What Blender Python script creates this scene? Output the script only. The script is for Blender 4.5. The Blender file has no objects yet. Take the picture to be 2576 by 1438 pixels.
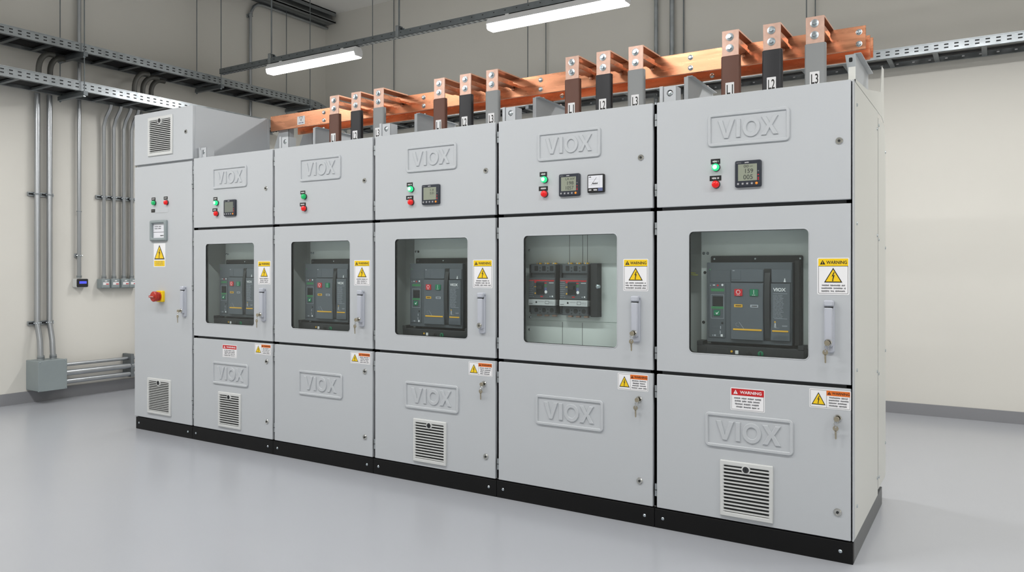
import bpy, bmesh, math, random
from mathutils import Vector, Matrix

scn = bpy.context.scene
COL = scn.collection
R = random.Random(7)
PI = math.pi

# ------------------------------------------------------------------ camera geometry (metres; X along the row, Y away, Z up)
FPX, UC, VH, CH = 1928.0, 1288.0, 672.0, 1.347
_a = math.hypot(3067, FPX)
SN, CS = FPX / _a, 3067 / _a
_d0 = FPX * CH / (1420 - VH)
CX = SN * _d0 - (2147 - UC) / FPX * _d0 * CS
CY = -CS * _d0 - (2147 - UC) / FPX * _d0 * SN


def _ray(u, v):
    k = (u - UC) / FPX
    return (-SN + k * CS, CS + k * SN, (VH - v) / FPX)


def P(u, v, Y=0.0):
    """measured photo position -> (x, z) on the upright plane at depth Y"""
    r = _ray(u, v)
    t = (Y - CY) / r[1]
    return CX + t * r[0], CH + t * r[2]


def PX(u, v, X):
    """measured photo position -> (y, z) on the upright plane at X"""
    r = _ray(u, v)
    t = (X - CX) / r[0]
    return CY + t * r[1], CH + t * r[2]


# ------------------------------------------------------------------ materials
MATS = {}


def mat(name, color, rough=0.5, metal=0.0, noise=0.0, nscale=20.0, bump=0.0, bscale=200.0, emit=None, estr=0.0, spec=0.5,
        stretch=(1, 1, 1), rnoise=0.0, coat=0.0):
    m = bpy.data.materials.new(name)
    m.use_nodes = True
    nt = m.node_tree
    b = nt.nodes['Principled BSDF']
    b.inputs['Base Color'].default_value = (*color, 1)
    b.inputs['Roughness'].default_value = rough
    b.inputs['Metallic'].default_value = metal
    b.inputs['Specular IOR Level'].default_value = spec
    if coat:
        b.inputs['Coat Weight'].default_value = coat
        b.inputs['Coat Roughness'].default_value = 0.12
    if emit:
        b.inputs['Emission Color'].default_value = (*emit, 1)
        b.inputs['Emission Strength'].default_value = estr
    if noise or bump or rnoise:
        tc = nt.nodes.new('ShaderNodeTexCoord')
        mp = nt.nodes.new('ShaderNodeMapping')
        mp.inputs['Scale'].default_value = stretch
        nt.links.new(tc.outputs['Object'], mp.inputs['Vector'])
    if noise or rnoise:
        n = nt.nodes.new('ShaderNodeTexNoise')
        n.inputs['Scale'].default_value = nscale
        n.inputs['Detail'].default_value = 4
        nt.links.new(mp.outputs['Vector'], n.inputs['Vector'])
    if noise:
        r = nt.nodes.new('ShaderNodeValToRGB')
        r.color_ramp.elements[0].position = 0.3
        r.color_ramp.elements[1].position = 0.7
        r.color_ramp.elements[0].color = (*[max(0, c * (1 - noise)) for c in color], 1)
        r.color_ramp.elements[1].color = (*[min(1, c * (1 + noise)) for c in color], 1)
        nt.links.new(n.outputs['Fac'], r.inputs['Fac'])
        nt.links.new(r.outputs['Color'], b.inputs['Base Color'])
    if rnoise:
        q = nt.nodes.new('ShaderNodeMapRange')
        q.inputs['From Min'].default_value = 0.3
        q.inputs['From Max'].default_value = 0.7
        q.inputs['To Min'].default_value = max(0.03, rough - rnoise)
        q.inputs['To Max'].default_value = rough + rnoise
        nt.links.new(n.outputs['Fac'], q.inputs['Value'])
        nt.links.new(q.outputs['Result'], b.inputs['Roughness'])
    if bump:
        n2 = nt.nodes.new('ShaderNodeTexNoise')
        n2.inputs['Scale'].default_value = bscale
        nt.links.new(mp.outputs['Vector'], n2.inputs['Vector'])
        bp = nt.nodes.new('ShaderNodeBump')
        bp.inputs['Strength'].default_value = bump
        bp.inputs['Distance'].default_value = 0.002
        nt.links.new(n2.outputs['Fac'], bp.inputs['Height'])
        nt.links.new(bp.outputs['Normal'], b.inputs['Normal'])
    MATS[name] = m
    return m


def S(r, g, b):
    """sRGB 0-255 -> linear"""
    f = lambda c: c / 12.92 if c <= 0.04045 else ((c + 0.055) / 1.055) ** 2.4
    return tuple(f(x / 255) for x in (r, g, b))


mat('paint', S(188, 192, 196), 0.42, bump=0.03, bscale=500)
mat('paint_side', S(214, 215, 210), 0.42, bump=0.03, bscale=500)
mat('vent_white', S(208, 210, 209), 0.4)
mat('wall_cream', S(223, 221, 214), 0.7, noise=0.012, nscale=1.5, bump=0.02, bscale=150)
mat('ceiling_white', S(245, 244, 240), 0.8, noise=0.01, nscale=1.0)
mat('floor_epoxy', S(172, 175, 181), 0.22, noise=0.02, nscale=0.5, spec=0.5)
mat('skirting_grey', S(140, 141, 145), 0.45)
mat('galv', S(168, 174, 178), 0.38, metal=0.85, noise=0.14, nscale=14, rnoise=0.1)
mat('galv_dark', S(128, 134, 138), 0.45, metal=0.8, noise=0.12, nscale=10)
mat('pipe', S(176, 180, 184), 0.32, metal=0.9, noise=0.1, nscale=8, stretch=(1, 1, 0.15))
mat('slot', S(45, 47, 48), 0.8)
mat('box_grey', S(141, 151, 153), 0.5, noise=0.04, nscale=6)
mat('copper', S(206, 143, 109), 0.28, metal=0.8, noise=0.13, nscale=9, stretch=(0.35, 1, 3), rnoise=0.09)
mat('copper_pale', S(206, 172, 156), 0.42, metal=0.6, noise=0.1, nscale=30)
mat('sleeve_brown', S(104, 66, 52), 0.5)
mat('sleeve_black', S(26, 27, 33), 0.45)
mat('sleeve_grey', S(146, 149, 150), 0.5)
mat('zinc', S(190, 200, 206), 0.22, metal=0.95)
mat('chrome', S(200, 200, 196), 0.16, metal=1.0)
mat('brass_key', S(176, 168, 150), 0.3, metal=0.9)
mat('black', S(16, 17, 18), 0.42)
mat('plinth_black', S(12, 12, 13), 0.5, noise=0.1, nscale=5, spec=0.25)
mat('plinth_side', S(98, 100, 101), 0.45)
mat('gap_dark', S(60, 62, 64), 0.7)
mat('white', S(238, 238, 240), 0.5)
mat('label_grey', S(120, 121, 125), 0.6)
mat('ink', S(30, 28, 26), 0.6)
mat('yellow', S(244, 205, 20), 0.45)
mat('orange', S(226, 112, 32), 0.5)
mat('red', S(196, 26, 32), 0.45)
mat('knob_red', S(178, 44, 28), 0.35)
mat('lens_green_lit', S(20, 190, 110), 0.2, emit=S(40, 220, 140), estr=0.9)
mat('lens_green', S(20, 160, 95), 0.2, emit=S(20, 200, 110), estr=0.25)
mat('lens_core', S(200, 255, 225), 0.2, emit=S(190, 255, 220), estr=1.1)
mat('lens_red', S(214, 24, 24), 0.2, emit=S(220, 14, 10), estr=0.25)
mat('meter_case', S(42, 47, 58), 0.4)
mat('lcd', S(146, 152, 136), 0.25)
mat('lcd_dim', S(112, 118, 110), 0.25)
mat('lcd_ink', S(62, 66, 62), 0.5)
mat('btn_orange', S(240, 150, 50), 0.4)
mat('screen_white', S(226, 228, 234), 0.3)
mat('screen_blue', S(60, 70, 190), 0.3, emit=S(90, 95, 235), estr=0.7)
mat('brk_body', S(84, 90, 96), 0.5)
mat('brk_fascia', S(92, 98, 105), 0.48)
mat('brk_dark', S(46, 48, 51), 0.5)
mat('brk_black', S(28, 29, 31), 0.5)
mat('brk_print', S(170, 174, 182), 0.6)
mat('brk_green', S(20, 122, 84), 0.4)
mat('brk_red', S(206, 36, 46), 0.4)
mat('brk_amber', S(232, 178, 50), 0.45)
mat('brk_strip_green', S(62, 132, 84), 0.45)
mat('mount_plate', S(226, 232, 230), 0.45, metal=0.0, noise=0.05, nscale=5)
mat('interior', S(218, 223, 221), 0.5)
mat('mccb', S(78, 83, 87), 0.5)
mat('mccb_dark', S(40, 42, 45), 0.55)
mat('trip_white', S(200, 202, 204), 0.5)
mat('lamp_white', S(235, 236, 238), 0.4)
mat('lamp_on', S(250, 250, 250), 0.4, emit=(1.0, 0.99, 0.98), estr=15.0)
mat('cable_black', S(22, 22, 24), 0.5)
mat('flex_grey', S(86, 86, 82), 0.45)
mat('wire_yellow', S(190, 190, 40), 0.5)
mat('sticker_blue', S(90, 100, 140), 0.5)
mat('beam_steel', S(132, 136, 138), 0.45, metal=0.6, noise=0.1, nscale=5)


def glass_mat():
    m = bpy.data.materials.new('window_glass')
    m.use_nodes = True
    nt = m.node_tree
    nt.nodes.remove(nt.nodes['Principled BSDF'])
    out = nt.nodes['Material Output']
    tr = nt.nodes.new('ShaderNodeBsdfTransparent')
    tr.inputs['Color'].default_value = (0.955, 0.985, 0.98, 1)
    gl = nt.nodes.new('ShaderNodeBsdfGlossy')
    gl.inputs['Roughness'].default_value = 0.03
    lw = nt.nodes.new('ShaderNodeLayerWeight')
    lw.inputs['Blend'].default_value = 0.5
    pw = nt.nodes.new('ShaderNodeMath')
    pw.operation = 'POWER'
    pw.inputs[1].default_value = 5.0
    nt.links.new(lw.outputs['Facing'], pw.inputs[0])
    fr = nt.nodes.new('ShaderNodeMath')
    fr.operation = 'MULTIPLY_ADD'
    fr.inputs[1].default_value = 0.9
    fr.inputs[2].default_value = 0.035
    nt.links.new(pw.outputs[0], fr.inputs[0])
    mx = nt.nodes.new('ShaderNodeMixShader')
    nt.links.new(fr.outputs[0], mx.inputs['Fac'])
    nt.links.new(tr.outputs['BSDF'], mx.inputs[1])
    nt.links.new(gl.outputs['BSDF'], mx.inputs[2])
    nt.links.new(mx.outputs['Shader'], out.inputs['Surface'])
    MATS['glass'] = m


glass_mat()


# ------------------------------------------------------------------ mesh builder
def offset(poly, d):
    """inset a 2D polygon by d (mitred)"""
    n = len(poly)
    area = sum(poly[i][0] * poly[(i + 1) % n][1] - poly[(i + 1) % n][0] * poly[i][1] for i in range(n))
    sg = 1 if area > 0 else -1
    out = []
    for i in range(n):
        p0, p1, p2 = poly[i - 1], poly[i], poly[(i + 1) % n]
        e1 = (p1[0] - p0[0], p1[1] - p0[1])
        e2 = (p2[0] - p1[0], p2[1] - p1[1])
        l1 = math.hypot(*e1) or 1e-9
        l2 = math.hypot(*e2) or 1e-9
        n1 = (-e1[1] / l1 * sg, e1[0] / l1 * sg)
        n2 = (-e2[1] / l2 * sg, e2[0] / l2 * sg)
        k = max(0.25, 1 + n1[0] * n2[0] + n1[1] * n2[1])
        out.append((p1[0] + d * (n1[0] + n2[0]) / k, p1[1] + d * (n1[1] + n2[1]) / k))
    return out


def rr(x0, x1, z0, z1, r=0.0, n=5):
    """rounded rectangle, counter-clockwise"""
    if r <= 0:
        return [(x0, z0), (x1, z0), (x1, z1), (x0, z1)]
    out = []
    for cx, cz, a in ((x1 - r, z0 + r, -PI / 2), (x1 - r, z1 - r, 0), (x0 + r, z1 - r, PI / 2), (x0 + r, z0 + r, PI)):
        for i in range(n + 1):
            t = a + PI / 2 * i / n
            out.append((cx + r * math.cos(t), cz + r * math.sin(t)))
    return out


def circ(cx, cz, r, n=20, a0=0.0):
    return [(cx + r * math.cos(a0 + 2 * PI * i / n), cz + r * math.sin(a0 + 2 * PI * i / n)) for i in range(n)]


_glyph = {}


def glyphs(s, bold):
    k = (s, bold)
    if k not in _glyph:
        c = bpy.data.curves.new('t', 'FONT')
        c.body = s
        c.size = 1.0
        c.offset = bold
        c.resolution_u = 3
        o = bpy.data.objects.new('t', c)
        me = bpy.data.meshes.new_from_object(o)
        vs = [(v.co.x, v.co.y) for v in me.vertices]
        fs = [tuple(p.vertices) for p in me.polygons]
        bpy.data.objects.remove(o)
        bpy.data.meshes.remove(me)
        bpy.data.curves.remove(c)
        xa, xb = min(v[0] for v in vs), max(v[0] for v in vs)
        ya, yb = min(v[1] for v in vs), max(v[1] for v in vs)
        _glyph[k] = ([((x - xa) / (xb - xa), (y - ya) / (yb - ya)) for x, y in vs], fs)
    return _glyph[k]


ORG = {}


class MB:
    def __init__(self):
        self.v, self.f, self.m, self.mats = [], [], [], []

    def mi(self, name):
        if name not in self.mats:
            self.mats.append(name)
        return self.mats.index(name)

    def add(self, vs, fs, m):
        b = len(self.v)
        self.v += [tuple(p) for p in vs]
        k = self.mi(m)
        for f in fs:
            self.f.append(tuple(b + i for i in f))
            self.m.append(k)

    @staticmethod
    def ax(axis, a, b, c):
        return (a, c, b) if axis == 'Y' else (c, a, b) if axis == 'X' else (a, b, c)

    def prism(self, poly, c0, c1, m, ch=0.0, axis='Y', both=False, front=None):
        """extrude a polygon along the axis from c0 (front, chamfered by ch) to c1"""
        n = len(poly)
        sg = 1 if c1 > c0 else -1
        rings = []
        if ch > 0:
            rings.append((offset(poly, ch), c0))
            rings.append((poly, c0 + sg * ch))
        else:
            rings.append((poly, c0))
        if both and ch > 0:
            rings.append((poly, c1 - sg * ch))
            rings.append((offset(poly, ch), c1))
        else:
            rings.append((poly, c1))
        vs, fs = [], []
        for q, c in rings:
            vs += [self.ax(axis, p[0], p[1], c) for p in q]
        for k in range(len(rings) - 1):
            for i in range(n):
                j = (i + 1) % n
                fs.append((k * n + i, k * n + j, (k + 1) * n + j, (k + 1) * n + i))
        fs.append(tuple(range((len(rings) - 1) * n, len(rings) * n))[::-1])
        if front:
            self.add(vs, fs, m)
            self.add([self.ax(axis, p[0], p[1], rings[0][1]) for p in rings[0][0]], [tuple(range(n))], front)
        else:
            fs.append(tuple(range(n)))
            self.add(vs, fs, m)

    def box(self, x0, x1, y0, y1, z0, z1, m, ch=0.0):
        self.prism(rr(x0, x1, z0, z1), y0, y1, m, ch, 'Y', True)

    def quad(self, x0, x1, z0, z1, y, m):
        self.add([(x0, y, z0), (x1, y, z0), (x1, y, z1), (x0, y, z1)], [(0, 1, 2, 3)], m)

    def poly(self, pts, y, m):
        self.add([(p[0], y, p[1]) for p in pts], [tuple(range(len(pts)))], m)

    def ring(self, outer, inner, c0, c1, m, ch=0.0, axis='Y'):
        """plate with a hole; outer and inner loops of equal length"""
        n = len(outer)
        vs, fs = [], []
        loops = [(outer, c1), (outer, c0 + ch), (offset(outer, ch) if ch else outer, c0), (offset(inner, -ch) if ch else inner, c0),
                 (inner, c0 + ch), (inner, c1)]
        for q, c in loops:
            vs += [self.ax(axis, p[0], p[1], c) for p in q]
        L = len(loops)
        for k in range(L):
            for i in range(n):
                j = (i + 1) % n
                k2 = (k + 1) % L
                fs.append((k * n + i, k * n + j, k2 * n + j, k2 * n + i))
        self.add(vs, fs, m)

    def cyl(self, a, b, r, m, n=14, r2=None, cap=True):
        a, b = Vector(a), Vector(b)
        d = (b - a).normalized()
        u = d.orthogonal().normalized()
        w = d.cross(u)
        r2 = r if r2 is None else r2
        vs = []
        for c, q in ((a, r), (b, r2)):
            vs += [c + (u * math.cos(2 * PI * i / n) + w * math.sin(2 * PI * i / n)) * q for i in range(n)]
        fs = [(i, (i + 1) % n, n + (i + 1) % n, n + i) for i in range(n)]
        if cap:
            fs += [tuple(range(n))[::-1], tuple(range(n, 2 * n))]
        self.add(vs, fs, m)

    def lathe(self, c, d, prof, m, n=18):
        """revolve (radius, distance) profile about direction d from point c"""
        c, d = Vector(c), Vector(d).normalized()
        u = d.orthogonal().normalized()
        w = d.cross(u)
        vs, fs = [], []
        for r, t in prof:
            vs += [c + d * t + (u * math.cos(2 * PI * i / n) + w * math.sin(2 * PI * i / n)) * max(r, 1e-5) for i in range(n)]
        for k in range(len(prof) - 1):
            for i in range(n):
                j = (i + 1) % n
                fs.append((k * n + i, k * n + j, (k + 1) * n + j, (k + 1) * n + i))
        fs.append(tuple(range(n))[::-1])
        fs.append(tuple(range((len(prof) - 1) * n, len(prof) * n)))
        self.add(vs, fs, m)

    def tube(self, pts, r, m, n=10):
        pts = [Vector(p) for p in pts]
        vs, fs = [], []
        u = None
        for i, p in enumerate(pts):
            d = (pts[min(i + 1, len(pts) - 1)] - pts[max(i - 1, 0)]).normalized()
            u = d.orthogonal().normalized() if u is None else (u - d * u.dot(d)).normalized()
            w = d.cross(u)
            vs += [p + (u * math.cos(2 * PI * k / n) + w * math.sin(2 * PI * k / n)) * r for k in range(n)]
        for i in range(len(pts) - 1):
            for k in range(n):
                j = (k + 1) % n
                fs.append((i * n + k, i * n + j, (i + 1) * n + j, (i + 1) * n + k))
        fs.append(tuple(range(n))[::-1])
        fs.append(tuple(range((len(pts) - 1) * n, len(pts) * n)))
        self.add(vs, fs, m)

    def torus(self, c, nrm, r, rm, m, n=16, k=6):
        c, d = Vector(c), Vector(nrm).normalized()
        u = d.orthogonal().normalized()
        w = d.cross(u)
        vs, fs = [], []
        for i in range(n):
            a = 2 * PI * i / n
            e = u * math.cos(a) + w * math.sin(a)
            for j in range(k):
                b = 2 * PI * j / k
                vs.append(c + e * (r + rm * math.cos(b)) + d * rm * math.sin(b))
        for i in range(n):
            for j in range(k):
                fs.append((i * k + j, ((i + 1) % n) * k + j, ((i + 1) % n) * k + (j + 1) % k, i * k + (j + 1) % k))
        self.add(vs, fs, m)

    def text(self, s, x0, x1, z0, z1, y, m, bold=0.0, axis='Y'):
        vs, fs = glyphs(s, bold)
        self.add([self.ax(axis, x0 + p[0] * (x1 - x0), z0 + p[1] * (z1 - z0), y) for p in vs], fs, m)

    def micro(self, x0, x1, z0, z1, rows, y, m, seed=1, fill=0.5, center=True):
        """illegible small print: rows of short word marks"""
        rd = random.Random(seed)
        h = (z1 - z0) / rows
        for i in range(rows):
            zc = z1 - h * (i + 0.5)
            span = (x1 - x0) * rd.uniform(0.78, 1.0)
            xs = (x0 + x1 - span) / 2 if center else x0
            x, e = xs, xs + span
            while x < e - 0.001:
                w = min(rd.uniform(1.1, 3.6) * h, e - x)
                t = h * fill / 2
                # each word: a run of tiny glyph-like strokes
                q = x
                while q < x + w:
                    sw = h * rd.uniform(0.14, 0.24)
                    up = t * rd.choice((0.7, 0.7, 1.0, 1.0))
                    self.quad(q, q + sw, zc - t * rd.choice((0.7, 0.7, 1.0)), zc + up, y, m)
                    q += sw + h * 0.11
                self.quad(x, min(q, e), zc - t * 0.2, zc + t * 0.15, y, m)
                x = q + h * 0.4

    def build(self, name, parent=None, origin=None, **props):
        me = bpy.data.meshes.new(name)
        o = bpy.data.objects.new(name, me)
        if parent is not None:
            og = ORG[parent.name]
        elif origin is not None:
            og = Vector(origin)
        else:
            xs, ys, zs = zip(*self.v)
            og = Vector(((min(xs) + max(xs)) / 2, (min(ys) + max(ys)) / 2, min(zs)))
        me.from_pydata([Vector(p) - og for p in self.v], [], self.f)
        for k in self.mats:
            me.materials.append(MATS[k])
        me.polygons.foreach_set('material_index', self.m)
        bm = bmesh.new()
        bm.from_mesh(me)
        bmesh.ops.recalc_face_normals(bm, faces=bm.faces)
        bm.to_mesh(me)
        bm.free()
        me.polygons.foreach_set('use_smooth', [True] * len(me.polygons))
        me.set_sharp_from_angle(angle=math.radians(32))
        me.update()
        COL.objects.link(o)
        if parent is not None:
            o.parent = parent
        else:
            o.location = og
        ORG[o.name] = og
        for k, v in props.items():
            o[k] = v
        return o


def thing(name, loc, label, cat, group=None):
    o = bpy.data.objects.new(name, None)
    COL.objects.link(o)
    o.location = loc
    o.empty_display_size = 0.1
    o['label'] = label
    o['category'] = cat
    if group:
        o['group'] = group
    ORG[o.name] = Vector(loc)
    return o


def tag(o, label, cat, group=None):
    o['label'] = label
    o['category'] = cat
    if group:
        o['group'] = group
    return o


def copy_tree(o, parent=None):
    c = o.copy()
    COL.objects.link(c)
    if parent is not None:
        c.parent = parent
    ORG[c.name] = ORG[o.name]
    for ch in list(o.children):
        copy_tree(ch, c)
    return c


# ------------------------------------------------------------------ room
XL, YB, ZC = -7.6, 4.14, 4.95
XR, YF = 4.6, -7.6


def struct(name, *bx, m):
    b = MB()
    for q in bx:
        b.box(*q, m)
    o = b.build(name)
    o['kind'] = 'structure'
    return o


struct('floor', (XL - .15, XR + .15, YF - .15, YB + .15, -.12, 0.0), m='floor_epoxy')
struct('ceiling', (XL - .15, XR + .15, YF - .15, YB + .15, ZC, ZC + .12), m='ceiling_white')
struct('wall_left', (XL - .15, XL, YF, YB, 0.0, ZC), m='wall_cream')
struct('wall_back', (XL - .15, XR + .15, YB, YB + .15, 0.0, ZC), m='wall_cream')
struct('wall_right', (XR, XR + .15, YF, YB, 0.0, ZC), m='wall_cream')
struct('wall_front', (XL - .15, XR + .15, YF - .15, YF, 0.0, ZC), m='wall_cream')
struct('baseboard_left', (XL, XL + .012, YF, YB, 0.0, .115), m='skirting_grey')
struct('baseboard_back', (XL, XR, YB - .012, YB, 0.0, .105), m='skirting_grey')

# ------------------------------------------------------------------ switchgear cabinets
XB = [-5.575, -4.789, -3.858, -2.896, -1.932, -0.952, 0.0]
ZP, ZS1, ZS2, ZT = 0.103, 0.803, 1.647, 2.2
G = 0.011          # half gap beside a door
DT = 0.022         # door thickness
DEP = 0.857


def door_plate(b, x0, x1, z0, z1, m='paint'):
    b.prism(rr(x0, x1, z0, z1, .004, 2), 0.0, DT, m, .0025)


LETTER = {}


def viox(b, x0, x1, z0, z1, y0, y1, m, ch=0.0012):
    """the four raised letters fitted into a rectangle"""
    w, h = x1 - x0, z1 - z0
    t = h * 0.25
    X = lambda f: x0 + f * w
    d = w * .041
    b.prism([(X(0), z1), (X(.082), z1), (X(.143), z0 + h * .30), (X(.204), z1), (X(.286), z1), (X(.178), z0), (X(.108), z0)], y0, y1, m, ch)
    b.prism(rr(X(.31), X(.384), z0, z1), y0, y1, m, ch)
    n = 28
    cx, cz = X(.5625), (z0 + z1) / 2
    o = [(cx + w * .146 * math.cos(2 * PI * i / n), cz + h * .53 * math.sin(2 * PI * i / n)) for i in range(n)]
    q = [(cx + w * .080 * math.cos(2 * PI * i / n), cz + h * .30 * math.sin(2 * PI * i / n)) for i in range(n)]
    b.ring(o, q, y0, y1, m, ch)
    xm, hw = X(.862), w * .138
    b.prism([(xm - hw, z1), (xm - hw + 2 * d, z1), (xm, z0 + h * .65), (xm + hw - 2 * d, z1), (xm + hw, z1), (xm + d * 1.1, z0 + h * .51),
             (xm + hw, z0), (xm + hw - 2 * d, z0), (xm, z0 + h * .36), (xm - hw + 2 * d, z0), (xm - hw, z0), (xm - d * 1.1, z0 + h * .51)],
            y0, y1, m, ch)


def logo_plate(parent, x0, x1, z0, z1):
    b = MB()
    o = rr(x0, x1, z0, z1, .021, 4)
    bw = .017
    i = rr(x0 + bw, x1 - bw, z0 + bw, z1 - bw, .003, 4)
    b.ring(o, i, -.009, .001, 'paint', .0035)
    b.prism(i, -.0016, .001, 'paint')
    w, h = x1 - x0, z1 - z0
    viox(b, x0 + w * .13, x1 - w * .135, z0 + h * .225, z1 - h * .225, -.0078, -.001, 'paint', .0022)
    b.build('logo_plate', parent)


def cam_lock(parent, x, z, r=.0165):
    b = MB()
    b.lathe((x, .001, z), (0, -1, 0), [(r, 0), (r, .003), (r * .82, .0065), (r * .62, .0065), (r * .6, .004), (r * .3, .004)], 'chrome', 20)
    b.lathe((x, -.003, z), (0, -1, 0), [(r * .36, 0), (r * .36, .0022), (r * .2, .0022)], 'slot', 12)
    b.build('lock', parent)


def hinge(parent, x, z):
    b = MB()
    b.cyl((x, .006, z - .032), (x, .006, z + .032), .0065, 'galv', 10)
    b.box(x - .002, x + .01, .004, .014, z - .026, z + .026, 'galv')
    b.box(x - .0066, x + .0066, -.001, .008, z - .002, z + .002, 'slot')
    b.build('hinge', parent)


def vent(parent, x0, x1, z0, z1, n=14):
    b = MB()
    w, h = x1 - x0, z1 - z0
    s = w * .075
    tb = h * .085
    o = rr(x0, x1, z0, z1, .004, 2)
    i = rr(x0 + s, x1 - s, z0 + tb, z1 - tb, .004, 2)
    b.ring(o, i, -.011, .001, 'vent_white', .004)
    b.prism(i, -.0012, .001, 'slot')
    p = (h - 2 * tb) / n
    for k in range(n):
        zc = z0 + tb + p * (k + .5)
        # tilted slat
        b.prism([(-.0115, zc - p * .30), (-.009, zc - p * .34), (-.002, zc - p * .14), (-.002, zc + p * .06), (-.0115, zc + p * .06)], x0 + s * .55, x1 - s * .55, 'vent_white', axis='X')
    xc, zc = (x0 + x1) / 2, z1 - tb - p * .6
    rk = min(w, h) * .066
    b.lathe((xc, -.002, zc), (0, -1, 0), [(rk * 1.25, 0), (rk * 1.25, .0115), (rk * .95, .0125), (rk * .95, .0105)], 'vent_white', 16)
    b.lathe((xc, -.012, zc), (0, -1, 0), [(rk * .9, 0), (rk * .85, .003), (rk * .5, .003)], 'brk_dark', 14)
    b.box(xc - rk * .15, xc + rk * .15, -.0165, -.013, zc - rk * .5, zc + rk * .5, 'black')
    b.build('vent_grille', parent)


def bolt_tri(b, cx, zb, w, h, y, border='ink', fill='yellow'):
    """hazard triangle with a lightning arrow"""
    tri = lambda k: [(cx - w / 2 * k, zb + h * (1 - k) * .36), (cx + w / 2 * k, zb + h * (1 - k) * .36), (cx, zb + h * (1 - k) * .36 + h * k)]
    b.poly(tri(1), y, border)
    b.poly(tri(.82), y - .0004, fill)
    q = [(.03, .70), (-.09, .40), (-.005, .44), (-.05, .14), (-.075, .2), (-.03, .06), (.03, .16), (-.005, .15), (.085, .52), (0, .47), (.085, .70)]
    b.poly([(cx + a * w, zb + c * h) for a, c in q], y - .0008, 'ink')


def warn_sym(b, cx, zb, w, h, y, m, inner):
    b.poly([(cx - w / 2, zb), (cx + w / 2, zb), (cx, zb + h)], y, m)
    b.quad(cx - w * .055, cx + w * .055, zb + h * .32, zb + h * .66, y - .0004, inner)
    b.quad(cx - w * .055, cx + w * .055, zb + h * .12, zb + h * .23, y - .0004, inner)


def label_tall(parent, x0, x1, z0, z1, seed, **kw):
    """yellow headed warning label with triangle and small print"""
    b = MB()
    w, h = x1 - x0, z1 - z0
    b.prism(rr(x0, x1, z0, z1, .006, 3), -.001, .001, 'white')
    y = -.0013
    b.ring(rr(x0 + .005, x1 - .005, z0 + .005, z1 - .005, .004, 3), rr(x0 + .007, x1 - .007, z0 + .007, z1 - .007, .003, 3), y, y + .0002, 'label_grey')
    zt = z1 - h * .225
    b.quad(x0 + .005, x1 - .005, zt, z1 - .004, y - .0003, 'yellow')
    b.quad(x0 + .005, x1 - .005, zt - .001, zt + .0008, y - .0005, 'ink')
    bh = z1 - .004 - zt
    warn_sym(b, x0 + w * .17, zt + bh * .22, w * .17, bh * .6, y - .0007, 'ink', 'yellow')
    b.text('WARNING', x0 + w * .285, x1 - w * .075, zt + bh * .27, zt + bh * .72, y - .0007, 'ink', .02)
    bolt_tri(b, (x0 + x1) / 2, z0 + h * .33, w * .57, h * .40, y - .0003)
    b.micro(x0 + w * .09, x1 - w * .09, z0 + h * .06, z0 + h * .29, 3, y - .0003, 'label_grey', seed, .62)
    return b.build('warning_label', parent, **kw)


def label_wide(parent, x0, x1, z0, z1, seed, **kw):
    """orange headed warning label with triangle at its left"""
    b = MB()
    w, h = x1 - x0, z1 - z0
    b.prism(rr(x0, x1, z0, z1, .005, 3), -.001, .001, 'white')
    y = -.0013
    b.ring(rr(x0 + .004, x1 - .004, z0 + .004, z1 - .004, .003, 3), rr(x0 + .0055, x1 - .0055, z0 + .0055, z1 - .0055, .002, 3), y, y + .0002, 'label_grey')
    xm = x0 + w * .42
    b.quad(xm - .0006, xm + .0006, z0 + .004, z1 - .004, y - .0002, 'label_grey')
    bolt_tri(b, x0 + w * .225, z0 + h * .17, w * .34, h * .66, y - .0003)
    zt = z1 - h * .31
    b.quad(xm, x1 - .004, zt, z1 - .004, y - .0003, 'orange')
    bh = z1 - .004 - zt
    warn_sym(b, xm + w * .065, zt + bh * .2, w * .09, bh * .6, y - .0007, 'ink', 'orange')
    b.text('WARNING', xm + w * .13, x1 - w * .03, zt + bh * .25, zt + bh * .75, y - .0007, 'ink', .02)
    b.micro(xm + w * .03, x1 - w * .04, z0 + h * .1, zt - h * .03, 4, y - .0003, 'label_grey', seed, .62)
    return b.build('warning_label', parent, **kw)


def label_red(parent, x0, x1, z0, z1, seed, **kw):
    b = MB()
    w, h = x1 - x0, z1 - z0
    b.prism(rr(x0, x1, z0, z1, .005, 3), -.001, .001, 'white')
    y = -.0013
    b.ring(rr(x0 + .004, x1 - .004, z0 + .004, z1 - .004, .003, 3), rr(x0 + .0055, x1 - .0055, z0 + .0055, z1 - .0055, .002, 3), y, y + .0002, 'label_grey')
    zt = z1 - h * .33
    b.quad(x0 + .004, x1 - .004, zt, z1 - .004, y - .0003, 'red')
    bh = z1 - .004 - zt
    warn_sym(b, x0 + w * .15, zt + bh * .2, w * .13, bh * .62, y - .0007, 'white', 'red')
    b.text('WARNING', x0 + w * .28, x1 - w * .09, zt + bh * .27, zt + bh * .72, y - .0007, 'white', .02)
    b.micro(x0 + w * .1, x1 - w * .1, z0 + h * .1, zt - h * .06, 4, y - .0003, 'label_grey', seed, .62)
    return b.build('warning_label', parent, **kw)


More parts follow.
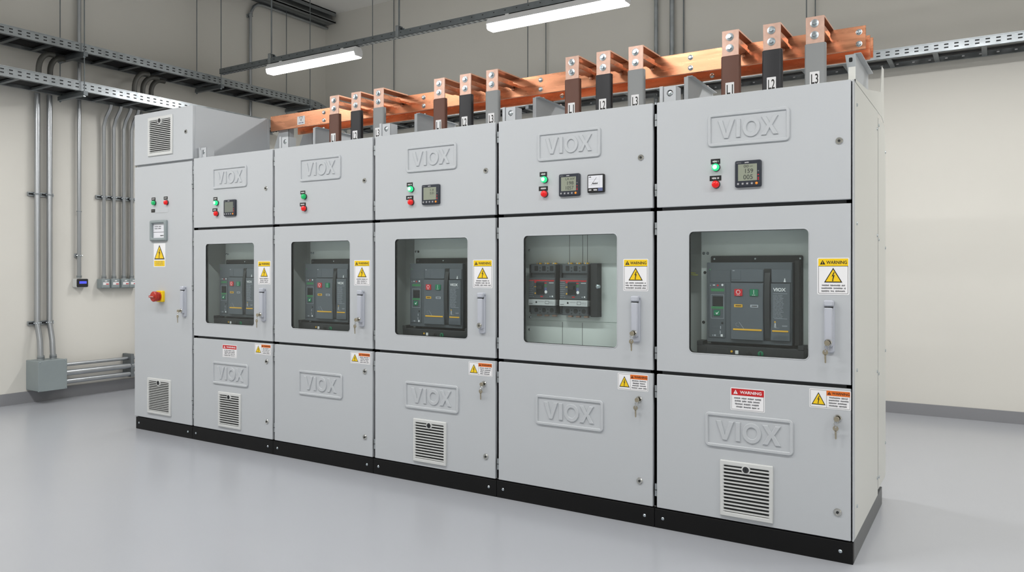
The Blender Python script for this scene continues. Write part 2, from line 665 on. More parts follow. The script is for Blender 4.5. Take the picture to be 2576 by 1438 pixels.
def pilot(root, x, z, col, lit, w=.05, tz=None, tx=None, seed=0):
    """indicator lamp with its black legend plate"""
    r = .0185
    name = 'green_indicator_lamp' if col == 'green' else 'red_indicator_lamp'
    b = MB()
    lens = ('lens_green_lit' if lit else 'lens_green') if col == 'green' else 'lens_red'
    b.lathe((x, .001, z), (0, -1, 0), [(r * 1.08, 0), (r * 1.08, .007), (r * .98, .009), (r * .95, .009)], 'galv' if col == 'x' else 'brk_dark', 22)
    b.lathe((x, -.006, z), (0, -1, 0), [(r * .96, 0), (r * .98, .012), (r * .9, .017), (r * .66, .0205), (r * .3, .022), (.001, .0225)], lens, 22)
    if lit and col == 'green':
        b.lathe((x, -.027, z), (0, -1, 0), [(r * .6, 0), (r * .35, .0018), (.001, .0022)], 'lens_core', 16)
    o = b.build(name, root)
    q = MB()
    tz = z + .042 if tz is None else tz
    tx = x if tx is None else tx
    q.prism(rr(tx - w / 2, tx + w / 2, tz - .0125, tz + .0125), -.0025, .001, 'black', .0008)
    q.micro(tx - w * .34, tx + w * .34, tz - .0055, tz + .0055, 1, -.003, 'white', seed + 3, .95)
    q.build('legend_plate', o)


def meter(root, x0, x1, z0, z1, lines, lcd='lcd'):
    b = MB()
    w, h = x1 - x0, z1 - z0
    b.prism(rr(x0, x1, z0, z1, .008, 3), -.017, .001, 'meter_case', .005)
    b.micro(x0 + w * .06, x0 + w * .24, z1 - h * .105, z1 - h * .055, 1, -.0175, 'label_grey', 2, .9)
    b.micro(x0 + w * .38, x0 + w * .56, z1 - h * .105, z1 - h * .055, 1, -.0175, 'white', 5, .9)
    for k, (dz, mm) in enumerate(((.58, 'btn_orange'), (.44, 'red'), (.33, 'red'), (.27, 'brk_red'))):
        b.quad(x1 - w * .125, x1 - w * .075, z0 + h * dz - h * .018, z0 + h * dz + h * .018, -.0175, mm if k else 'label_grey')
    o = b.build('power_meter', root)
    s = MB()
    sx0, sx1, sz0, sz1 = x0 + w * .13, x1 - w * .15, z0 + h * .235, z1 - h * .14
    s.quad(sx0, sx1, sz0, sz1, -.0176, lcd)
    sw, sh = sx1 - sx0, sz1 - sz0
    for (t, fa, fb, za, zb) in lines:
        s.text(t, sx0 + sw * fa, sx0 + sw * fb, sz0 + sh * za, sz0 + sh * zb, -.0181, 'lcd_ink', .004)
    s.build('screen', o)
    for k in range(5):
        q = MB()
        xc = x0 + w * (.135 + .175 * k)
        q.lathe((xc, -.016, z0 + h * .125), (0, -1, 0), [(w * .05, 0), (w * .05, .003), (w * .038, .004)], 'btn_orange' if k == 4 else 'label_grey', 12)
        if k < 4:
            q.quad(xc - w * .022, xc + w * .022, z0 + h * .115, z0 + h * .135, -.0206, 'white')
        q.build('button', o)


def handle(root, xr, key=True):
    """swing handle with lock near the right edge of a door"""
    x0, x1, z0, z1 = xr - .123, xr - .079, .955, 1.197
    b = MB()
    b.prism(rr(x0, x1, z0, z1, .011, 4), -.014, .001, 'handle_grey', .004)
    b.prism(rr(x0, x1, z1 - .03, z1, .009, 4), -.034, -.006, 'handle_grey', .006)
    o = b.build('door_handle', root)
    l = MB()
    l.prism(rr(x0 + .0035, x1 - .0045, z0 + .028, z1 - .034, .008, 4), -.033, -.01, 'handle_grey', .005)
    l.prism(rr(x0 + .002, x1 - .003, z1 - .0335, z1 - .0305, .001, 2), -.03, -.01, 'slot')
    l.build('lever', o)
    c = MB()
    xc, zc = (x0 + x1) / 2 - .001, z0 + .048
    c.lathe((xc, -.02, zc), (0, -1, 0), [(.0165, 0), (.0165, .017), (.013, .0205), (.008, .0205), (.008, .0185)], 'chrome', 20)
    c.box(xc - .0015, xc + .0015, -.0412, -.038, zc - .006, zc + .006, 'slot')
    c.build('lock_cylinder', o)
    return xc, zc


mat('handle_grey', S(186, 190, 200), 0.35)


def key_thing(x, z, y, label, tilt=0.0, L=.062):
    """a key hanging from a ring in a lock at (x, y, z)"""
    t = thing('key', (x, y, z - .03 - L), label, 'key', 'keys left hanging in the door locks')
    k = MB()
    k.box(x - .0022, x + .0022, y - .014, y + .004, z - .006, z + .006, 'brass_key', .0008)
    k.prism(circ(x, z, .012, 14), y - .022, y - .019 + .006, 'brass_key', .0008, both=True)
    k.build('inserted_key', t)
    r = MB()
    r.torus((x - .002, y - .019, z - .02), (.5, .85, 0), .0125, .0013, 'chrome', 18, 6)
    r.build('key_ring', t)
    h = MB()
    zb = z - .03
    xo = x - .004 + tilt
    h.ring(circ(xo, zb - .012, .0125, 14), circ(xo, zb - .006, .0035, 14), y - .021, y - .0185, 'brass_key')
    h.prism([(xo - .004, zb - .022), (xo + .004, zb - .022), (xo + .004, zb - L + .004), (xo, zb - L), (xo - .0035, zb - L + .006), (xo - .0025, zb - L + .014), (xo - .004, zb - L + .022)],
            y - .021, y - .0185, 'brass_key')
    h.build('hanging_key', t)
    return t


def lug(root, x0, y0):
    """lifting bracket standing on the roof: folded sheet with an eye"""
    b = MB()
    w, h = .066, .088
    z0 = ZT
    n = 16
    sq = []
    cx, cz = x0 + w / 2, z0 + h * .6
    for i in range(n):
        a = 2 * PI * i / n - PI / 4 * 3
        c, s = math.cos(a), math.sin(a)
        k = max(abs(c), abs(s))
        sq.append((cx + c / k * w / 2, z0 + h / 2 + s / k * h / 2))
    b.ring(sq, circ(cx, cz, .017, n, -PI / 4 * 3), y0, y0 + .006, 'paint', .001)
    b.box(x0 + w - .006, x0 + w, y0 + .003, y0 + .075, z0, z0 + h, 'paint', .001)
    b.box(x0 - .022, x0 - .004, y0 - .004, y0 + .075, z0, z0 + h * 1.05, 'paint', .001)
    b.lathe((cx, y0 + .012, cz), (0, -1, 0), [(.0125, 0), (.0125, .006), (.006, .008)], 'zinc', 12)
    b.build('lifting_lug', root)


def plinth(root, xa, xb):
    b = MB()
    b.box(xa + .0015, xb - .0015, -.004, .03, 0.0, ZP - .006, 'plinth_black', .001)
    b.box(xa + .0015, xa + .03, .03, DEP + .2, 0.0, ZP - .006, 'plinth_black')
    b.box(xb - .03, xb - .0015, .03, DEP + .2, 0.0, ZP - .006, 'plinth_black' if xb < -.1 else 'plinth_side')
    o = b.build('plinth', root)
    for x in (xa + .045, xb - .055):
        q = MB()
        q.lathe((x, -.0035, ZP * .5), (0, -1, 0), [(.0085, 0), (.0085, .002), (.006, .0045), (.002, .005)], 'zinc', 14)
        q.build('bolt', o)


def carcass(root, xa, xb, open_z=None, top=ZT - .004, last=False):
    """hollow sheet-metal body; open_z leaves a compartment open behind a window"""
    b = MB()
    y0 = DT + .003
    t = .012
    e = .0025
    for x in (xa + e, xb - t - e):
        b.box(x, x + t, y0, DEP, ZP - .004, top, 'paint')
    b.box(xa + t, xb - t, DEP - .01, DEP, ZP - .004, top, 'paint')
    b.box(xa + e, xb - e, y0, DEP, top - .012, top, 'paint')
    b.box(xa + t, xb - t, y0, DEP, ZP - .004, ZP + .01, 'paint')
    # front frame seen in the door gaps
    f = .03
    for x in (xa + e, xb - f - e):
        b.box(x, x + f, y0, y0 + .03, ZP, top, 'gap_dark')
    if open_z:
        for z in open_z:
            b.box(xa + t, xb - t, y0, .5, z - .016, z + .016, 'gap_dark')
        # compartment lining
        b.box(xa + t + e, xa + t + e + .003, y0 + .03, .5, open_z[0], open_z[1], 'interior')
        b.box(xb - t - e - .003, xb - t - e, y0 + .03, .5, open_z[0], open_z[1], 'interior')
        b.box(xa + t, xb - t, .30, .303, open_z[0], open_z[1], 'interior')
        b.box(xa + t + e, xb - t - e, y0 + .03, .3, open_z[1] - .02, open_z[1] - .016, 'interior')
    if last:
        b.box(xb - .0048, xb, .0015, .046, ZP, top + .004, 'paint', .001)
    b.build('body', root)


CABS = {
    2: ('grey switchgear cabinet directly beside the tall cabinet, with one meter and a red headed label', 'switchgear cabinet'),
    3: ('grey switchgear cabinet with two pilot lamps, no meter and no vent', 'switchgear cabinet'),
    4: ('grey switchgear cabinet with one meter and a lower vent but no red label', 'switchgear cabinet'),
    5: ('grey switchgear cabinet with two meters and two small breakers behind its window', 'switchgear cabinet'),
    6: ('largest looking grey switchgear cabinet at the open end of the row, with exposed side panel', 'switchgear cabinet'),
}
WIN = {2: (-4.627, -4.069), 3: (-3.672, -3.109), 4: (-2.713, -2.144), 5: (-1.747, -1.166), 6: (-.767, -.194)}
LOGU = {2: -4.540, 3: -3.584, 4: -2.617, 5: -1.654, 6: -.671}
GRN = {2: (541, 510, 542, 500), 3: (762, 494, 762, 484), 4: (1031, 475, 1031, 464), 5: (1367, 451, 1367, 438), 6: (1799, 420, 1800, 406)}
RED = {2: (541, 537, 541, 528), 3: (762, 524, 762, 514), 4: (1031, 508, 1031, 497), 5: (1367, 487, 1367, 474), 6: (1799, 463, 1800, 448)}
MET = {2: (563, 592, 502, 543), 4: (1061, 1105, 464, 514), 5: (1406, 1458, 437, 493), 6: (1849, 1915, 403, 470)}
WARN = {2: (649, 681, 656, 715), 3: (891, 931, 654, 718), 4: (1190, 1239, 653, 724), 5: (1568, 1631, 651, 732), 6: (2056, 2137, 648, 741)}
ORAN = {2: (641, 682, 865, 892), 3: (882, 932, 886, 915), 4: (1179, 1239, 911, 945), 5: (1554, 1631, 940, 982), 6: (2036, 2141, 980, 1028)}
REDL = {2: (560, 596, 867, 899), 6: (1838, 1924, 977, 1034)}
VENT = {2: (550.5, 607, 987, 1076), 4: (1041, 1124, 1056, 1165), 6: (1812.3, 1945.5, 1163, 1305)}
LCK = {2: (669, 474), 3: (917, 454), 4: (1222, 429), 5: (1612, 396), 6: (2111, 354)}
LLK = {2: ((671, 909), (672, 1060)), 3: ((918, 934), (918, 1099)), 4: ((1217, 965), (1222, 1148)), 5: ((1607, 1004), (1609, 1209)), 6: ((2107, 1052), (2107, 1288))}
LINES = {
    2: [],
    4: [('0.01', .52, .84, .42, .62), ('1.0', .55, .82, .70, .86)],
    5: [('LA mV', .3, .92, .78, .94), ('198', .42, .84, .43, .68), ('1057', .32, .84, .08, .34)],
    6: [('00', .3, .56, .79, .95), ('mV', .62, .78, .82, .9), ('159', .38, .8, .45, .71), ('005', .28, .78, .08, .36)],
}


def rect(q, Y=0.0):
    """(u0, u1, v top, v bottom) measured at the middle of a front-plane rectangle"""
    um = (q[0] + q[1]) / 2
    x0 = P(q[0], 700, Y)[0]
    x1 = P(q[1], 700, Y)[0]
    # the top and bottom edges slope in the picture: take their height at mid span
    return x0, x1, P(um, q[3], Y)[1], P(um, q[2], Y)[1]


KEYS = []
CAB = {}
for i in range(2, 7):
    xa, xb = XB[i - 1], XB[i]
    xc = (xa + xb) / 2
    root = thing('switchgear_cabinet', (xc, DEP / 2, 0), CABS[i][0], 'cabinet', 'row of switchgear cabinets')
    CAB[i] = root
    x0, x1 = xa + G, xb - G
    carcass(root, xa, xb, (ZS1, ZS2), last=(i == 6))
    plinth(root, xa, xb)
    # upper door
    b = MB()
    door_plate(b, x0, x1, ZS2 + .009, ZT)
    ud = b.build('upper_door', root)
    logo_plate(ud, LOGU[i], LOGU[i] + .395, 1.945, 2.108)
    cam_lock(ud, *P(*LCK[i]))
    for z in (ZT - .09, ZS2 + .1):
        hinge(ud, x0 - .006, z)
    # window door
    wx0, wx1 = WIN[i]
    wz0, wz1 = .917, 1.526
    b = MB()
    inner = rr(wx0, wx1, wz0, wz1, .022, 5)
    outer = []
    for k, (ox, oz) in enumerate(((x1, ZS1 + .009), (x1, ZS2 - .009), (x0, ZS2 - .009), (x0, ZS1 + .009))):
        outer += [(ox, oz)] * 6
    # plate with rounded opening
    n = len(inner)
    vs, fs = [], []
    for q, y in ((inner, .0), (inner, DT), (offset(inner, .004), -.0035), (inner, -.0035 + .0035)):
        pass
    cor = [(x1, ZS1 + .009), (x1, ZS2 - .009), (x0, ZS2 - .009), (x0, ZS1 + .009)]
    c = .0025
    cin = [(x1 - c, ZS1 + .009 + c), (x1 - c, ZS2 - .009 - c), (x0 + c, ZS2 - .009 - c), (x0 + c, ZS1 + .009 + c)]
    vs = [(p[0], 0.0, p[1]) for p in inner] + [(p[0], DT, p[1]) for p in inner] + [(p[0], 0.0, p[1]) for p in cin] + \
         [(p[0], c, p[1]) for p in cor] + [(p[0], DT, p[1]) for p in cor]
    for k in range(4):
        s = k * 6
        for j in range(5):
            fs.append((s + j, s + j + 1, 2 * n + k))
            fs.append((n + s + j, n + s + j + 1, 2 * n + 8 + k))
        k2 = (k + 1) % 4
        fs.append((s + 5, (s + 6) % n, 2 * n + k2, 2 * n + k))
        fs.append((n + s + 5, n + (s + 6) % n, 2 * n + 8 + k2, 2 * n + 8 + k))
        fs.append((2 * n + k, 2 * n + k2, 2 * n + 4 + k2, 2 * n + 4 + k))
        fs.append((2 * n + 4 + k, 2 * n + 4 + k2, 2 * n + 8 + k2, 2 * n + 8 + k))
    b.add(vs, fs, 'paint')
    b.add([(p[0], 0.0, p[1]) for p in inner] + [(p[0], DT, p[1]) for p in inner], [(j, (j + 1) % n, n + (j + 1) % n, n + j) for j in range(n)], 'brk_black')
    b.ring(offset(inner, -.005), inner, -.0018, .001, 'paint', .0016)
    wd = b.build('window_door', root)
    b = MB()
    gsk = offset(inner, -.012)
    b.ring(gsk, offset(inner, .0015), .0075, .02, 'brk_black')
    b.build('gasket', wd)
    b = MB()
    b.prism(offset(inner, .0005), .004, .007, 'glass')
    b.build('glass_pane', wd, label='clear window pane')
    label_tall(wd, *rect(WARN[i]), 10 + i, label='yellow headed high voltage warning label')
    lx, lz = handle(wd, xb)
    KEYS.append((i, lx, lz))
    for z in (ZS2 - .1, ZS1 + .1):
        hinge(wd, x0 - .006, z)
    # lower door
    b = MB()
    door_plate(b, x0, x1, ZP, ZS1 - .009)
    ld = b.build('lower_door', root)
    logo_plate(ld, LOGU[i] - .001 - (.012 if 2 < i else 0), LOGU[i] + .411, .458, .628)
    for q in LLK[i]:
        cam_lock(ld, *P(*q), .0175)
    label_wide(ld, *rect(ORAN[i]), 30 + i, label='orange headed warning label')
    if i in REDL:
        label_red(ld, *rect(REDL[i]), 40 + i, label='red headed warning label')
    if i in VENT:
        vent(ld, *rect(VENT[i]), n=13)
    for z in (ZS1 - .1, ZP + .09):
        hinge(ld, x0 - .006, z)
    # indicators and meters
    for col, D in (('green', GRN), ('red', RED)):
        u, v, tu, tv = D[i]
        x, z = P(u, v, -.02)
        tx, tz = P(tu, tv)
        pilot(root, x, z, col, i in (2, 4, 5, 6), .047 if col == 'green' else .058, tz, tx, i)
    if i in MET:
        meter(root, *rect(MET[i], -.012), LINES[i], 'lcd_dim' if i == 2 else 'lcd')

# recorder on the fifth cabinet
x0, x1, z0, z1 = rect((1478, 1520, 438, 484), -.01)
w, h = x1 - x0, z1 - z0
b = MB()
b.prism(rr(x0, x1, z0, z1, .006, 3), -.015, .001, 'black', .004)
b.micro(x0 + w * .08, x0 + w * .32, z0 + h * .09, z0 + h * .2, 1, -.0156, 'white', 4, .9)
b.micro(x0 + w * .37, x0 + w * .6, z0 + h * .09, z0 + h * .2, 1, -.0156, 'white', 9, .9)
b.quad(x0 + w * .66, x1 - w * .07, z0 + h * .07, z0 + h * .24, -.0156, 'sticker_blue')
rec = b.build('chart_recorder', CAB[5])
b = MB()
b.quad(x0 + w * .07, x1 - w * .07, z0 + h * .25, z1 - h * .07, -.0157, 'screen_white')
for k in range(3):
    b.quad(x0 + w * .1, x0 + w * .7, z0 + h * (.4 + .16 * k), z0 + h * (.405 + .16 * k), -.016, 'label_grey')
b.quad(x0 + w * .74, x0 + w * .745, z0 + h * .28, z1 - h * .1, -.016, 'label_grey')
b.poly([(x0 + w * .24, z0 + h * .42), (x0 + w * .26, z0 + h * .42), (x0 + w * .58, z0 + h * .82), (x0 + w * .56, z0 + h * .82)], -.0162, 'ink')
b.micro(x0 + w * .32, x0 + w * .64, z0 + h * .43, z0 + h * .55, 1, -.0162, 'ink', 6, .8)
b.micro(x0 + w * .1, x0 + w * .25, z1 - h * .2, z1 - h * .1, 1, -.0162, 'ink', 8, .7)
b.build('screen', rec)

# lifting lugs
for i, u in ((2, 505), (3, 702), (4, 957), (5, 1266), (6, 1662)):
    x = P(u, 300, .05)[0]
    lug(CAB[i], max(x, XB[i - 1] + .03), .05)

# side and rear of the end cabinet
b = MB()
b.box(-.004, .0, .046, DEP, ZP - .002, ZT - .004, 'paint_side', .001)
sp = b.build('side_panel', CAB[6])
for (yy, zz) in ((.1, 2.1), (.1, 1.55), (.1, .87), (.1, .24), (.83, 2.1), (.83, 1.52), (.83, .78), (.83, .2)):
    q = MB()
    q.lathe((-.0005, yy, zz), (1, 0, 0), [(.009, 0), (.009, .002), (.006, .0045), (.002, .005)], 'zinc', 12)
    q.build('screw', sp)
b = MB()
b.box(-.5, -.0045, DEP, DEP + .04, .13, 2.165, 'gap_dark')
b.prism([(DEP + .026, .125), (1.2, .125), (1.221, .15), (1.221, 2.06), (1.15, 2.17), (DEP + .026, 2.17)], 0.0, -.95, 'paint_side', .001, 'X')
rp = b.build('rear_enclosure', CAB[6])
for (yy, zz) in ((.9, 2.13), (.9, 1.5), (.9, .76), (.9, .19), (1.2, 2.02), (1.2, 1.46), (1.2, .86), (1.2, .32)):
    q = MB()
    q.lathe((-.0005, yy, zz), (1, 0, 0), [(.009, 0), (.009, .002), (.006, .0045), (.002, .005)], 'zinc', 12)
    q.build('screw', rp)

# ------------------------------------------------------------------ tall control cabinet
xa, xb = XB[0], XB[1]
root = thing('control_cabinet', ((xa + xb) / 2, DEP / 2, 0), 'tall narrow grey control cabinet with vented box on top and yellow rotary switch plate', 'cabinet')
CAB[1] = root
carcass(root, xa, xb, top=2.186)
plinth(root, xa + .03, xb)
b = MB()
door_plate(b, xa + .004, xb - G, ZP, 2.184)
d1 = b.build('tall_door', root)
vent(d1, *rect((372.5, 431, 952, 1042)), n=17)
for col, q in (('green', (384, 510, 386.5, 500.5)), ('red', (415, 509, 417, 498))):
    x, z = P(q[0], q[1], -.02)
    tx, tz = P(q[2], q[3])
    pilot(root, x, z, col, False, .05, tz, tx, 1)
x0, x1, z0, z1 = rect((381, 390, 526, 534))
b = MB()
b.prism(rr(x0, x1, z0, z1), -.003, .001, 'black', .001)
b.micro(x0 + .008, x1 - .008, z0 + .012, z1 - .012, 1, -.0034, 'white', 2, .9)
b.build('legend_plate', d1)
x0, x1, z0, z1 = rect((391, 423, 526, 535))
b = MB()
b.prism(rr(x0, x1, z0, z1), -.002, .001, 'paint', .001)
b.build('blank_plate', d1)
# document pocket
x0, x1, z0, z1 = rect((381, 422, 554, 606))
b = MB()
b.ring(rr(x0, x1, z0, z1, .01, 3), rr(x0 + .028, x1 - .028, z0 + .026, z1 - .026, .004, 3), -.022, .001, 'box_grey', .008)
dp = b.build('document_holder', root)
b = MB()
b.quad(x0 + .02, x1 - .02, z0 + .02, z1 - .02, -.001, 'screen_white')
b.micro(x0 + .045, x1 - .08, z1 - .075, z1 - .042, 2, -.0015, 'label_grey', 5, .6, False)
b.quad(x0 + .03, x1 - .03, z1 - .098, z1 - .094, -.0015, 'label_grey')
b.micro(x1 - .1, x1 - .045, z0 + .038, z0 + .05, 1, -.0015, 'ink', 6, .8)
b.build('paper_sheet', dp)
# hazard sticker
x0, x1, z0, z1 = rect((387, 416, 612, 671))
w, h = x1 - x0, z1 - z0
b = MB()
b.prism(rr(x0, x1, z0, z1, .005, 3), -.001, .001, 'white')
bolt_tri(b, (x0 + x1) / 2, z0 + h * .32, w * .9, h * .62, -.0014)
b.quad(x0 + w * .05, x1 - w * .05, z0 + h * .03, z0 + h * .27, -.0014, 'yellow')
b.micro(x0 + w * .15, x1 - w * .15, z0 + h * .06, z0 + h * .25, 3, -.0018, 'label_grey', 7, .4)
b.build('warning_label', d1, label='yellow high voltage triangle sticker')
# rotary switch
x0, x1, z0, z1 = rect((395, 411, 731, 759), -.012)
b = MB()
b.prism(rr(x0, x1, z0, z1, .01, 3), -.024, .001, 'yellow', .004)
b.micro(x0 + .02, x1 - .02, z1 - .022, z1 - .012, 1, -.0245, 'ink', 3, .8)
rs = b.build('rotary_switch', root)
xc, zc = (x0 + x1) / 2, (z0 + z1) / 2 + .0
b = MB()
b.lathe((xc, -.022, zc), (0, -1, 0), [(.036, 0), (.036, .012), (.031, .016), (.04, .022), (.042, .05), (.036, .056), (.01, .058)], 'knob_red', 24)
b.prism(rr(xc - .036, xc + .036, zc - .009, zc + .009, .004, 3), -.092, -.075, 'knob_red', .003)
b.micro(xc - .03, xc + .03, zc - .004, zc + .004, 1, -.0925, 'white', 3, .8)
b.build('knob', rs)
lx, lz = handle(root, xb - .0)
KEYS.append((1, lx, lz))
for z in (2.0, 1.2, .3):
    hinge(d1, xb - G + .004, z)
# box on top
b = MB()
bz0, bz1 = 2.2, 2.622
b.box(xa + .001, xb - .003, .024, .755, bz0 - .012, bz1 - .002, 'paint', .002)
b.box(xb - .003, xb, .735, .757, bz0, bz1 + .006, 'paint', .001)
b.box(xb - .06, xb - .004, .7, .75, bz1 - .002, bz1 + .012, 'paint', .002)
tb = b.build('top_box', root)
b = MB()
b.prism(rr(xa + .002, xb - .003, bz0, bz1, .004, 2), 0.0, DT, 'paint', .0025)
bd = b.build('door', tb)
vent(tb, *rect((374, 435.5, 292.5, 390.5)), n=17)
cam_lock(tb, *P(468, 331), .017)
# two small clips beside the box
b = MB()
b.box(xb + .02, xb + .045, .045, .06, ZT, ZT + .07, 'paint', .001)
b.box(xb + .052, xb + .056, .045, .1, ZT, ZT + .07, 'paint', .001)
b.build('roof_clip', CAB[2])

KL = {1: 'key with ring hanging from the handle lock of the tall control cabinet',
      2: 'key with ring hanging from the window door handle beside the tall control cabinet',
      3: 'key hanging from the window door handle of the cabinet without meter',
      5: 'key hanging from the window door handle of the cabinet with two small breakers',
      6: 'key hanging from the window door handle at the open end of the row'}
for i, x, z in KEYS:
    if i in KL:
        key_thing(x, z, -.041, KL[i], R.uniform(-.004, .004))
for i, lb in ((4, 'key hanging from the lower door lock of the cabinet with one meter and vent'),
              (5, 'key hanging from the lower door lock below the two small breakers'),
              (6, 'key hanging from the lower door lock at the open end of the row')):
    x, z = P(*LLK[i][0])
    key_thing(x, z, -.006, lb, R.uniform(-.004, .004))

# ------------------------------------------------------------------ circuit breakers behind the windows
YBR = .10
Q = lambda x, y, Y=YBR: P(1640 + x * .2921, 520 + y * .2921, Y)


def QR(x0, x1, y0, y1, Y=YBR):
    a = Q((x0 + x1) / 2, y0, Y)[1]
    c = Q((x0 + x1) / 2, y1, Y)[1]
    return Q(x0, 830, Y)[0], Q(x1, 830, Y)[0], c, a


def make_breaker():
    X0, X1, Z0, Z1 = QR(472, 1208, 478, 1180)
    xc = (X0 + X1) / 2
    t = thing('circuit_breaker', (xc, .15, Z0), '', 'circuit breaker', 'air circuit breakers behind the windows')
    b = MB()
    fx0, fx1 = X0 + .003, X1 + .038
    fz1 = Q(870, 420, .16)[1]
    b.prism(rr(fx0, fx1, Z0 - .03, fz1, .008, 3), .155, .166, 'brk_dark', .003)
    b.prism(rr(X1 + .006, X1 + .03, Z0, Z1 + .01), .12, .16, 'brk_black', .002)
    for x in (fx0 + .02, (fx0 + fx1) / 2, fx1 - .012):
        b.lathe((x, .1555, fz1 - .016), (0, -1, 0), [(.006, 0), (.006, .002), (.004, .004)], 'zinc', 10)
    b.build('chassis', t)
    b = MB()
    b.prism(rr(X0, X1, Z0, Z1, .004, 2), YBR, .16, 'brk_body', .003)
    x0, x1, z0, z1 = QR(500, 678, 545, 650)
    b.prism(rr(x0, x1, z0, z1, .003, 2), YBR - .002, YBR + .01, 'brk_body', .001)
    b.build('housing', t)
    # LED
    b = MB()
    x, z = Q(500, 541)
    b.lathe((x, YBR + .001, z), (0, -1, 0), [(.004, 0), (.004, .002), (.001, .004)], 'brk_strip_green', 10)
    b.build('status_light', t)
    # upper cover
    b = MB()
    x0, x1, z0, z1 = QR(683, 963, 537, 648)
    b.prism(rr(x0, x1, z0, z1, .003, 2), YBR - .007, YBR + .01, 'brk_fascia', .003)
    b.prism(rr(x0 + .004, x0 + .05, z0 + .01, z1 - .004, .002, 2), YBR - .0085, YBR, 'brk_fascia', .001)
    b.micro(x0 + .008, x0 + .022, z1 - .009, z1 - .005, 1, YBR - .0089, 'white', 3, .8)
    x0, x1, z0, z1 = QR(1030, 1205, 540, 655)
    b.prism(rr(x0, x1, z0, z1, .003, 2), YBR - .007, YBR + .01, 'brk_fascia', .003)
    x, z = Q(1148, 640)
    b.prism([(x - .005, z - .004), (x + .005, z - .004), (x + .003, z + .004), (x - .003, z + .004)], YBR - .012, YBR - .006, 'white')
    b.prism(rr(x - .002, x + .002, z + .004, z + .013), YBR - .011, YBR - .006, 'white')
    b.build('upper_cover', t)
    # trip unit
    b = MB()
    x0, x1, z0, z1 = QR(490, 636, 658, 1125)
    b.prism(rr(x0, x1, z0, z1, .004, 2), YBR - .004, YBR + .01, 'brk_body', .002)
    y = YBR - .0045
    for (px, py, ww, mm) in ((507, 676, 10, 'brk_print'), (537, 673, 22, 'white'), (569, 676, 18, 'brk_red'), (609, 672, 20, 'white')):
        x, z = Q(px, py)
        e = ww * .2921 / 530
        b.poly(circ(x, z, e * .5, 10) if ww < 22 else rr(x - e / 2, x + e / 2, z - .002, z + .002), y, mm)
    b.quad(*QR(510, 625, 703, 727), y, 'brk_strip_green')
    x0, x1, z0, z1 = QR(511, 621, 754, 960)
    b.ring(rr(x0, x1, z0, z1), rr(x0 + .0015, x1 - .0015, z0 + .0015, z1 - .0015), y, y + .0003, 'brk_print')
    b.quad(*QR(513, 619, 857, 877), y - .0002, 'brk_strip_green')
    x, z = Q(608, 1000)
    b.poly(circ(x, z, .006, 12), y, 'brk_black')
    b.quad(*QR(590, 597, 1025, 1050), y, 'brk_print')
    b.quad(*QR(587, 594, 1065, 1092), y, 'brk_print')
    b.quad(*QR(594, 612, 1096, 1116), y, 'white')
    b.quad(*QR(538, 553, 1097, 1112), y, 'brk_print')
    b.quad(*QR(524, 530, 1098, 1110), y, 'brk_print')
    tu = b.build('trip_unit', t)
    b = MB()
    b.prism(rr(*QR(527, 614, 770, 853)), YBR - .0065, YBR, 'brk_black', .001)
    b.build('display', tu)
    b = MB()
    x0, x1, z0, z1 = QR(535, 590, 888, 936)
    b.prism(rr(x0, x1, z0, z1, .004, 2), YBR - .009, YBR, 'brk_green', .002)
    b.prism([(x0 + .012, z0 + .012), (x0 + .018, z0 + .006), (x1 - .004, z1 - .004), (x0 + .017, z0 + .013), (x0 + .013, z0 + .018)], YBR - .0096, YBR - .0085, 'white')
    b.build('reset_button', tu)
    # main fascia
    b = MB()
    YF2 = YBR - .014
    x0, x1, z0, z1 = QR(683, 965, 656, 1146)
    b.prism(rr(x0, x1, z0, z1, .004, 2), YF2, YBR + .005, 'brk_fascia', .003)
    y = YF2 - .0005
    b.prism(rr(*QR(706, 952, 1049, 1064), .002, 2), YF2 - .0025, YF2 + .002, 'brk_amber', .001)
    a, c = Q(757, 990), Q(800, 1050)
    b.poly([(a[0] - .001, a[1]), (a[0] + .001, a[1]), (c[0] + .0012, c[1]), (c[0] - .0012, c[1])], y, 'brk_print')
    for k in range(5):
        an = 2.0 + k * .75
        x, z = Q(745, 1012)
        b.poly(circ(x + .009 * math.cos(an), z + .009 * math.sin(an), .0015, 6), y, 'brk_print')
    x0, x1, z0, z1 = QR(820, 950, 1078, 1130)
    b.ring(rr(x0, x1, z0, z1), rr(x0 + .001, x1 - .001, z0 + .001, z1 - .001), y, y + .0003, 'brk_body')
    mf = b.build('fascia', t)
    for nm, q, mm in (('off_button', (718, 787, 707, 767), 'brk_red'), ('on_button', (850, 922, 709, 768), 'brk_green')):
        b = MB()
        x0, x1, z0, z1 = QR(*q)
        b.prism(rr(x0, x1, z0, z1, .003, 2), YF2 - .006, YF2 + .002, mm, .0015)
        xm, zm = (x0 + x1) / 2, z0 + (z1 - z0) * .58
        if mm == 'brk_red':
            b.ring(circ(xm, zm, .0105, 16), circ(xm, zm, .0082, 16), YF2 - .0065, YF2 - .0061, 'white')
        else:
            b.quad(xm - .0012, xm + .0012, zm - .009, zm + .011, YF2 - .0065, 'white')
        b.micro(xm - .009, xm + .009, z0 + .003, z0 + .0075, 1, YF2 - .0065, 'white', 4, .8)
        b.build(nm, mf)
    for nm, q, mm in (('charge_flag', (715, 787, 838, 863), 'brk_amber'), ('state_flag', (853, 922, 842, 866), 'brk_print')):
        b = MB()
        x0, x1, z0, z1 = QR(*q)
        b.prism(rr(x0, x1, z0, z1), YF2 - .0015, YF2 + .002, mm, .0005)
        b.micro(x0 + .004, x1 - .004, z0 + .003, z1 - .003, 1, YF2 - .002, 'ink', 8, .8)
        b.build(nm, mf)
    # charging handle
    b = MB()
    x0, x1, z0, z1 = QR(968, 1027, 533, 1150)
